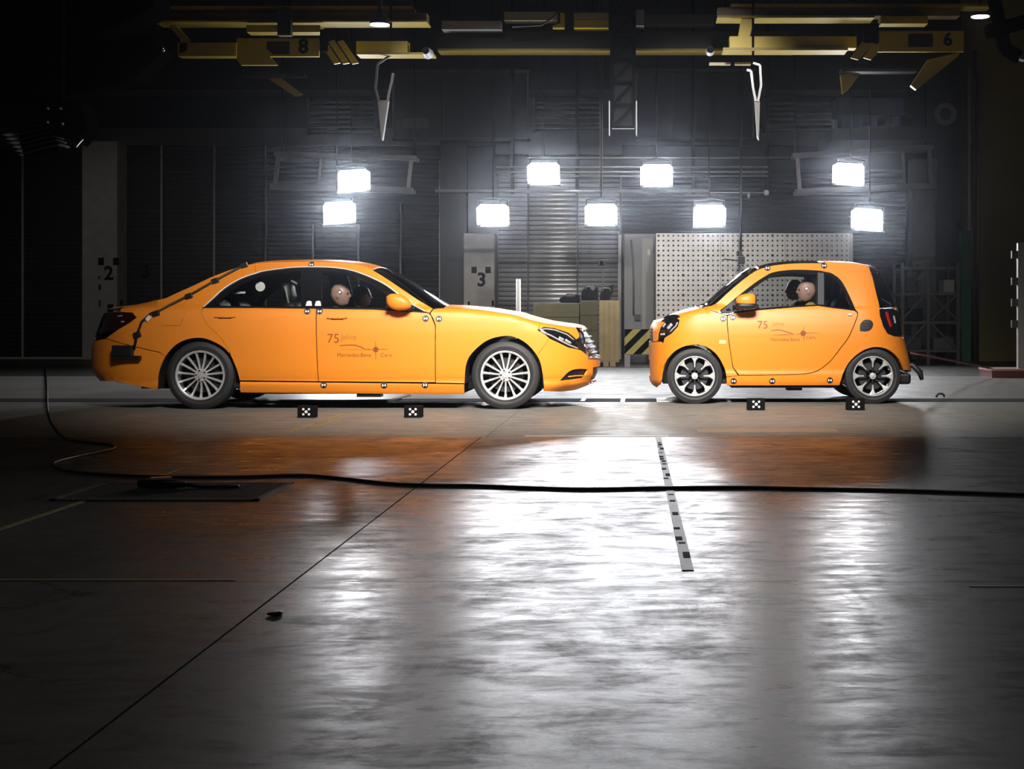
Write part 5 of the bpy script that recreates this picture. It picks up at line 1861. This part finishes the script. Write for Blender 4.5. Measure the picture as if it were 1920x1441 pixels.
arm([[(733, 103), (708, 120), (704, 165), (711, 190)], [(737, 137), (735, 150), (728, 180), (727, 190)]], [(708, 188), (728, 188), (717, 262), (715, 262)], 'pale pointed boom hanging above the left lamp frame')
arm([[(1412, 118), (1425, 122), (1427, 160), (1421, 190)], [(1400, 131), (1408, 133), (1412, 165), (1417, 190)]], [(1415, 184), (1425, 190), (1423, 262), (1420, 256)], 'pale pointed boom hanging above the perforated barrier')

# black lattice mast
d = 25.5
ms = empty('lattice_mast', ((1168 - CX) * d / F, d, H - (240 - CY) * d / F), 'black lattice mast hanging from the ceiling between the wall panels', 'mast')
xa, xb = (1147 - CX) * d / F, (1189 - CX) * d / F
zb_ = H - (238 - CY) * d / F
for x in (xa, xb):
    for y in (d, d + .4):
        mb = MB(); mb.bar((x, y, zb_), (x, y, 9.2), .06, .06, (0, 1, 0)); mb.build('mast_post', M_blackm, ms)
z = zb_
k = 0
while z < 7:
    for a, b, w_ in (((xa, d, z), (xb, d, z + .4), .035), ((xa, d, z), (xb, d, z), .04), ((xb, d + .4, z), (xa, d + .4, z + .4), .035)):
        mb = MB(); mb.bar(a, b, w_, w_); mb.build('mast_brace', M_blackm, ms)
    z += .4
mb = MB(); mb.box(xa, xb, d + .1, d + .3, zb_, 9.2); mb.build('mast_core', M_ceil, ms)
for s, xx in ((-1, xa), (1, xb)):
    mb = MB(); mb.bar((xx + s * .04, d - .05, H - (255 - CY) * d / F), (xx + s * .04, d - .05, H - (190 - CY) * d / F), .02, .02, (0, 1, 0)); mb.build('mast_rod', M_rail2, ms)

# ================================================================== crane gear
CD = 24.0


def pq(pts, d): return [P(x, y, d) for x, y in pts]


def slab(r, name, pts, d, dep, m):
    mb = MB(); mb.prism(pq(pts, d), (0, dep, 0)); return mb.build(name, m, r)


def rect(x0, y0, x1, y1): return [(x0, y1), (x1, y1), (x1, y0), (x0, y0)]


def digit(r, ch, px, py, size, d):
    vs, fs = text2d(ch, size, bold=.012)
    q = P(px, py, d)
    mb = MB(); mb.add([(q.x + v[0], d - .004, q.z + v[1]) for v in vs], fs); mb.build('painted_number', M_blackm, r)


def hang(r, xs, y, d):
    for x in xs:
        q = P(x, y, d)
        mb = MB(); mb.tube([q + Vector((0, .1, 0)), Vector((q.x, d + .1, 9.2))], .02, 6); mb.build('crane_hanger', M_blackm, r)


M_ochre_d = mat('crane_beam_brown', (.20, .15, .07), .5, noise=(3, .3))
l8 = empty('crane_trolley', tuple(P(520, 122, CD)), 'yellow crane trolley marked 8 over the left lamps', 'crane trolley', 'yellow crane trolleys')
slab(l8, 'top_beam', rect(288, 24, 800, 40), CD + .6, .3, M_ochre_d)
slab(l8, 'beam_flange', rect(288, 38, 800, 41), CD + .45, .5, M_yellow2)
slab(l8, 'beam_flange', rect(288, 11, 773, 16), CD + .5, .4, M_yellow2)
slab(l8, 'lower_beam', rect(333, 80, 443, 105), CD + .5, .25, M_yellow2)
slab(l8, 'diagonal_brace', [(316, 48), (328, 46), (352, 72), (350, 96), (336, 100), (338, 74)], CD + .5, .15, M_yellow2)
slab(l8, 'lower_beam', rect(668, 77, 764, 98), CD + .4, .25, M_yellow)
slab(l8, 'beam_flange', rect(668, 98, 812, 102), CD + .35, .4, M_yellow2)
slab(l8, 'upper_box', rect(462, 47, 600, 60), CD + .3, .3, M_yellow2)
sb_ = slab(l8, 'sign_plate', [(444, 112), (452, 122), (520, 122), (506, 106), (598, 106), (598, 72), (444, 72)], CD, .06, M_yellow)
slab(l8, 'sign_opening', [(500, 78), (543, 78), (543, 102), (512, 102), (500, 92)], CD - .006, .006, mat('dark_opening', (.03, .02, .008), .8))
digit(l8, '8', 569, 88, .33, CD)
for k in range(3):
    x = 600 + k * 17
    slab(l8, 'diagonal_brace', [(x - 2, 78), (x + 9, 75), (x + 38, 118), (x + 26, 120)], CD + .02 + .05 * k, .05, M_yellow)
slab(l8, 'trolley_wheel_box', rect(600, 55, 614, 96), CD - .02, .2, M_blackm)
slab(l8, 'lower_strut', [(498, 144), (524, 144), (566, 176), (552, 180)], CD + 2.2, .12, M_yellow2)
slab(l8, 'cross_rail', rect(450, 138, 570, 143), CD + 2.0, .3, M_dark)
slab(l8, 'cable_box', rect(520, 14, 545, 66), CD + .1, .15, M_dark)
hang(l8, (300, 540, 780), 12, CD + .6)
l6 = empty('crane_trolley', tuple(P(1725, 97, CD)), 'yellow crane trolley marked 6 over the right lamps', 'crane trolley', 'yellow crane trolleys')
slab(l6, 'top_beam', rect(1346, 14, 1800, 30), CD + .6, .3, M_ochre_d)
slab(l6, 'beam_flange', rect(1345, 29, 1640, 33), CD + .45, .5, M_yellow2)
slab(l6, 'beam_flange', rect(1370, 7, 1860, 12), CD + .5, .4, M_yellow2)
slab(l6, 'diagonal_brace', [(1390, 34), (1415, 34), (1406, 68), (1384, 68)], CD + .5, .15, M_yellow)
slab(l6, 'lower_beam', rect(1368, 68, 1606, 90), CD + .5, .25, M_yellow)
slab(l6, 'beam_flange', rect(1356, 89, 1590, 94), CD + .4, .45, M_yellow2)
slab(l6, 'upper_box', rect(1652, 30, 1740, 44), CD + .3, .3, M_yellow2)
slab(l6, 'sign_plate', rect(1647, 58, 1807, 97), CD, .06, M_yellow)
slab(l6, 'sign_opening', rect(1703, 63, 1749, 88), CD - .006, .006, mat('dark_opening', (.03, .02, .008), .8))
digit(l6, '6', 1777, 75, .30, CD)
for k in range(2):
    x = 1595 + k * 24
    slab(l6, 'diagonal_brace', [(x, 108), (x + 14, 112), (x + 46, 80), (x + 22, 78)], CD + .02 + .06 * k, .05, M_yellow)
slab(l6, 'lower_strut', [(1576, 140), (1616, 133), (1596, 162), (1580, 176)], CD + 1.6, .12, M_yellow2)
slab(l6, 'lower_strut', [(1740, 112), (1800, 98), (1796, 106), (1718, 168), (1708, 160)], CD + .2, .12, M_yellow2)
slab(l6, 'cross_rail', rect(1578, 128, 1720, 134), CD + 1.4, .3, M_dark)
slab(l6, 'trolley_wheel_box', rect(1620, 44, 1648, 80), CD - .02, .2, M_blackm)
hang(l6, (1360, 1560, 1780), 10, CD + .6)
# middle beam with yellow blocks
mbm = empty('ceiling_beam', tuple(P(1150, 95, 26)), 'dark cross beam with small yellow blocks in the middle of the ceiling gear', 'beam')
slab(mbm, 'beam_web', rect(820, 58, 1490, 92), 26, .25, M_dark)
slab(mbm, 'beam_flange', rect(820, 91, 1490, 95), 25.9, .45, M_yellow2)
slab(mbm, 'grey_duct', rect(828, 39, 940, 55), 25.6, .3, M_lgrey)
slab(mbm, 'pale_duct', rect(945, 22, 1045, 38), 25.6, .3, mat('pale_ochre', (.4, .36, .22), .5))
slab(mbm, 'yellow_block', rect(1076, 37, 1141, 52), 25.6, .3, M_yellow)
slab(mbm, 'yellow_block_top', rect(1076, 24, 1141, 36), 25.6, .3, mat('pale_ochre', (.4, .36, .22), .5))
slab(mbm, 'yellow_clip', [(1036, 52), (1058, 52), (1058, 24), (1050, 24), (1050, 44), (1036, 48)], 25.6, .2, M_yellow)
slab(mbm, 'grey_duct', rect(1182, 18, 1208, 48), 25.6, .3, M_lgrey)
slab(mbm, 'grey_duct', rect(1210, 27, 1340, 46), 25.7, .3, M_grey)
mb = MB(); mb.tube([P(1048, 20, 25.4), P(1036, 34, 25.4), P(1015, 47, 25.4), P(960, 50, 25.4)], .018, 6); mb.build('loose_hose', M_grey, mbm, smooth=True)
hang(mbm, (840, 1110, 1460), 60, 26)
# bright clamps along the beam end
for (a, b, c_, d_) in ((1330, 1370, 117, 121), (1378, 1408, 117, 121)):
    slab(mbm, 'clamp_plate', rect(a, c_, b, d_), 25.5, .1, mat('pale_clamp', (.75, .62, .4), .4))
mb = MB(); mb.lathe(P(803, 101, 24), (0, -1, 0), [(.06, .3), (.09, 0), (.001, -.02)], 16); mb.build('pulley', M_lgrey, l8)
mb = MB(); mb.lathe(P(1331, 97, 24), (0, -1, 0), [(.06, .2), (.075, 0), (.001, -.02)], 16); mb.build('pulley', M_lgrey, l6)

# two small ceiling lamps
for (a, b, rx, lab) in ((712, 47, .155, 'round ceiling lamp under the left crane beam'), (1838, 32, .16, 'round ceiling lamp at the top right')):
    q = P(a, b, 26 if a > 1000 else 23.5)
    r = empty('ceiling_lamp', tuple(q), lab, 'lamp', 'round ceiling lamps')
    mb = MB(); mb.lathe(q, (0, 0, 1), [(.001, .0), (rx, .0), (rx, .012), (.001, .012)], 28); mb.build('lamp_disc', mat('ceiling_lamp_glow', (1, .97, .9), .5, emit=7.0), r)
    mb = MB(); mb.lathe(q + Vector((0, 0, .012)), (0, 0, 1), [(rx + .01, -.004), (rx, .08), (.05, .2), (.03, .3), (.02, 9.2 - q.z - .012)], 28); mb.build('lamp_shade', M_dark, r, smooth=40)

# ================================================================== right side
d = 29.5
mb = MB(); mb.box(wx(1836, d), 14, d, WY + .15, 0, 9.2)
tag(mb.build('wall_right_bay', M_olive), 'olive wall bay at the right', 'wall', kind='structure')
wr = bpy.data.objects['wall_right_bay']
for k in range(6):
    x = wx(1838, d) + .02 + k * 1.1
    mb = MB(); mb.box(x, x + 1.07, d - .03, d, 2.1, 9.2); mb.build('wall_panel', M_olive, wr)
for a in (1818, 1828):
    mb = MB(); mb.tube([P(a, 130 if a < 1820 else 95, 29), Vector((P(a, 500, 29).x, 29, 0))], .035, 8)
    tag(mb.build('wall_pipe', M_lgrey if a < 1820 else M_grey, None, origin=(P(a, 500, 29).x, 29, 0), smooth=True), 'thin pale pipe above the green post' if a < 1820 else 'thin dark pipe at the edge of the olive wall', 'pipe')
gp = empty('green_post', (P(1812, 640, 28.5).x, 28.5, 0), 'dark green steel post right of the short city car', 'post')
mb = MB(); mb.box(wx(1802, 28.5), wx(1821, 28.5), 28.5, 28.7, .02, wz_(432, 28.5)); mb.build('post_shaft', mat('green_paint', (.03, .15, .055), .5), gp, bevel=.01)
mb = MB(); mb.box(wx(1795, 28.5), wx(1828, 28.5), 28.45, 28.75, 0, .02); mb.build('post_foot', M_dark, gp)
mb = MB(); mb.bar((wx(1812, 28.5), 28.6, wz_(432, 28.5)), (wx(1800, 28.5), 28.6, wz_(415, 28.5)), .12, .1); mb.build('post_bracket', M_blackm, gp)
cg = empty('grey_column', (wx(1727), WY - .2, 0), 'dull grey steel column right of the right lamp pair', 'column')
mb = MB(); mb.box(wx(1704), wx(1750), WY - .35, WY + .15, 0, wz_(300)); mb.build('column_shaft', mat('column_grey', (.15, .145, .14), .6, noise=(4, .2)), cg, bevel=.01)
mb = MB(); mb.box(wx(1709), wx(1745), WY - .4, WY - .35, wz_(490), wz_(478)); mb.build('column_plate', M_lgrey, cg)
lp = empty('white_post', (P(1914, 690, 22).x, 22, 0), 'pale steel post standing at the right edge on a red step', 'post')
mb = MB(); mb.box((1909 - CX) * 22 / F, (1921 - CX) * 22 / F, 22, 22.1, .1, H - (455 - CY) * 22 / F); mb.build('post_shaft', M_lgrey, lp, bevel=.006)
for k, yy in enumerate((470, 520, 560, 600)):
    mb = MB(); mb.box((1898 - CX) * 22 / F, (1910 - CX) * 22 / F, 22.02, 22.08, H - (yy + 14 - CY) * 22 / F, H - (yy - CY) * 22 / F); mb.build('post_hook', M_grey, lp)
stp = empty('red_step', (P(1888, 700, 22).x, 22, 0), 'low step with a pale red top at the right edge', 'step')
mb = MB(); mb.box((1860 - CX) * 21.8 / F, (1990 - CX) * 21.8 / F, 21.8, 22.6, 0, .1); mb.build('step_body', mat('dark_red_paint', (.12, .03, .03), .6), stp)
mb = MB(); mb.box((1858 - CX) * 21.8 / F, (1990 - CX) * 21.8 / F, 21.78, 22.6, .1, .13); mb.build('step_top', mat('pale_red', (.42, .25, .23), .5), stp)
# red tow cable
pts = [P(1708, 662, 16.3), P(1745, 668, 18), P(1790, 677, 20), P(1850, 689, 22), P(1870, 692, 22.2)]
mb = MB(); mb.tube(pts, .013, 6)
tag(mb.build('tow_cable', mat('red_rope', (.22, .07, .06), .6), None, origin=pts[-1], smooth=True), 'thin red tow cable running back from the short city car to the step', 'cable')
# storage rack behind the short city car
d = 27.5
rk = empty('storage_rack', (P(1742, 690, d).x, d, 0), 'dim steel storage rack with diagonal braces behind the short city car', 'rack')
M_rack = mat('rack_grey', (.07, .068, .065), .6)
for x in (1692, 1740, 1796):
    for y in (d, d + .9):
        mb = MB(); mb.bar((wx(x, d), y, 0), (wx(x, d), y, wz_(492, d)), .06, .06, (0, 1, 0)); mb.build('rack_post', M_rack, rk)
for y in (500, 548, 602, 655):
    mb = MB(); mb.box(wx(1688, d), wx(1800, d), d - .02, d + .92, wz_(y + 5, d), wz_(y, d)); mb.build('rack_shelf', M_rack, rk)
for (a, b) in (((1700, 545), (1735, 505)), ((1690, 600), (1735, 552)), ((1745, 552), (1795, 600)), ((1745, 600), (1795, 552)), ((1695, 652), (1735, 606)), ((1745, 606), (1792, 652))):
    mb = MB(); mb.bar(P(*a, d), P(*b, d), .035, .035); mb.build('rack_brace', M_rack, rk)
random.seed(11)
for i, (a, b, c_, hgt, m_, lab) in enumerate(((1700, 1722, 548, 26, M_dark, 'dark box on the top shelf of the rack, left'), (1772, 1792, 548, 22, M_lgrey, 'pale box on the top shelf of the rack, right'),
                                       (1704, 1732, 602, 22, M_blackm, 'black box on the middle shelf of the rack'), (1752, 1790, 655, 20, M_grey, 'grey box on the lowest shelf of the rack, right'), (1698, 1730, 655, 24, M_dark, 'dark box on the lowest shelf of the rack, left'))):
    mb = MB(); mb.box(wx(a, d), wx(b, d), d + .1, d + .6, wz_(c_, d), wz_(c_ - hgt, d))
    o = mb.build('storage_box', m_, None, origin=(wx((a + b) / 2, d), d + .3, wz_(c_, d)), bevel=.012)
    tag(o, lab, 'box', 'boxes on the storage rack')
    mb = MB(); mb.box(wx(a - .6, d), wx(b + .6, d), d + .09, d + .61, wz_(c_ - hgt, d), wz_(c_ - hgt - 2, d)); mb.build('box_lid', m_, o)
# blue winch machine with reel
d = 28.6
bm_ = empty('blue_winch', tuple(P(1665, 262, d)), 'dark blue winch machine high on the wall at the right', 'winch')
M_blue = mat('dark_blue_paint', (.02, .03, .10), .5)
slab(bm_, 'winch_body', rect(1570, 182, 1695, 215), d, .7, M_blue)
slab(bm_, 'winch_base', rect(1578, 215, 1690, 240), d + .1, .6, M_blue)
slab(bm_, 'bracket', rect(1560, 240, 1775, 262), d + .05, 2.35, M_dark)
for k in range(4):
    mb = MB(); mb.lathe(P(1625 + k * 26, 226, d), (1, 0, 0), [(.001, -.08), (.1, -.08), (.12, 0), (.1, .08), (.001, .08)], 16); mb.build('winch_drum', M_grey if k % 2 else M_blue, bm_, smooth=40)
q = P(1771, 215, d)
mb = MB(); mb.lathe(q, (0, -1, 0), [(.12, .0), (.12, .12), (.22, .12), (.23, .06), (.22, .0)], 28, closed=True); mb.build('hose_reel', mat('reel_grey', (.13, .13, .12), .5), bm_, smooth=40)

# ================================================================== dark gear at the top left
d = 13.0
fl = empty('floodlight_bank', tuple(P(80, 260, d)), 'dark ribbed floodlight bank hanging at the top left', 'floodlight')
c = P(70, 262, d)
R = Matrix.Rotation(math.radians(-14), 4, 'Y')
for k in range(6):
    q = c + R @ Vector((-.06 + .022 * k * .9, 0, .10 - .042 * k))
    mb = MB(); mb.obox(q, R @ Vector((.19, 0, 0)), (0, .12, 0), R @ Vector((0, 0, .006))); mb.build('cooling_fin', mat('fin_metal', (.2, .2, .2), .25, .9), fl)
mb = MB(); mb.obox(c + Vector((.02, .06, .0)), R @ Vector((.16, 0, 0)), (0, .11, 0), R @ Vector((0, 0, .14))); mb.build('lamp_body', M_blackm, fl, bevel=.01)
for (a, b) in ((90, 203), (114, 203), (90, 229), (118, 232)):
    q = P(a, b, d - .25)
    mb = MB(); mb.lathe(q, (0, -1, 0), [(.001, 0), (.018, 0), (.012, .012), (.001, .016)], 14); mb.build('bolt_head', M_chrome, fl, smooth=True)
mb = MB(); mb.prism([P(50, 190, d - .1), P(150, 190, d - .1), P(165, 240, d - .1), P(140, 268, d - .1), P(100, 245, d - .1)], (0, .3, 0)); mb.build('mount_plate', M_blackm, fl)
mb = MB(); mb.bar(P(142, 275, d - .2), P(155, 260, d - .2), .02, .015); mb.build('bright_lever', M_chrome, fl)
mb = MB(); mb.bar(P(110, 200, d), Vector((P(110, 200, d).x, d, 9.2)), .08, .08, (0, 1, 0)); mb.build('hanger', M_blackm, fl)
d = 15
st_ = empty('dark_gantry', tuple(P(150, 130, d)), 'black steel gantry filling the top left corner', 'gantry')
for pts, dd, dep in (([(-90, -60), (292, -60), (290, 12), (240, 40), (120, 90), (-90, 120)], d, .5), ([(-90, 120), (120, 88), (282, 62), (306, 96), (250, 148), (165, 170), (60, 196), (-90, 200)], d + .1, .35)):
    mb = MB(); mb.prism([P(x, y, dd) for x, y in pts], (0, dep, 0)); mb.build('gantry_casing', M_blackm, st_)
for x in (20, 240):
    q = P(x, -50, d); mb = MB(); mb.bar(q + Vector((0, .2, 0)), Vector((q.x, d + .2, 9.2)), .1, .1, (0, 1, 0)); mb.build('gantry_hanger', M_blackm, st_)
q = P(306, 92, d - .2)
vs, fs = blob(q, .018, .018, .03, 2, 10, 8)
mb = MB(); mb.add(vs, fs); mb.build('bright_fitting', M_chrome, st_, smooth=True)
d = 14
sg = empty('dark_boom', tuple(P(1890, 90, d)), 'black boom with a bright tip at the top right corner', 'boom')
for (a, b, w) in (((1862, -10), (1885, 95), .06), ((1850, 60), (1925, 40), .14), ((1885, 92), (1912, 108), .07)):
    mb = MB(); mb.bar(P(*a, d), P(*b, d), .12, w, (0, 1, 0)); mb.build('boom_bar', M_blackm, sg)
q = P(1866, -10, d); mb = MB(); mb.bar(q, Vector((q.x, d, 9.2)), .06, .06, (0, 1, 0)); mb.build('boom_hanger', M_blackm, sg)
mb = MB(); mb.prism([P(1908, 108, d - .1), P(1922, 98, d - .1), P(1922, 113, d - .1)], (0, .1, 0)); mb.build('bright_tip', M_chrome, sg)
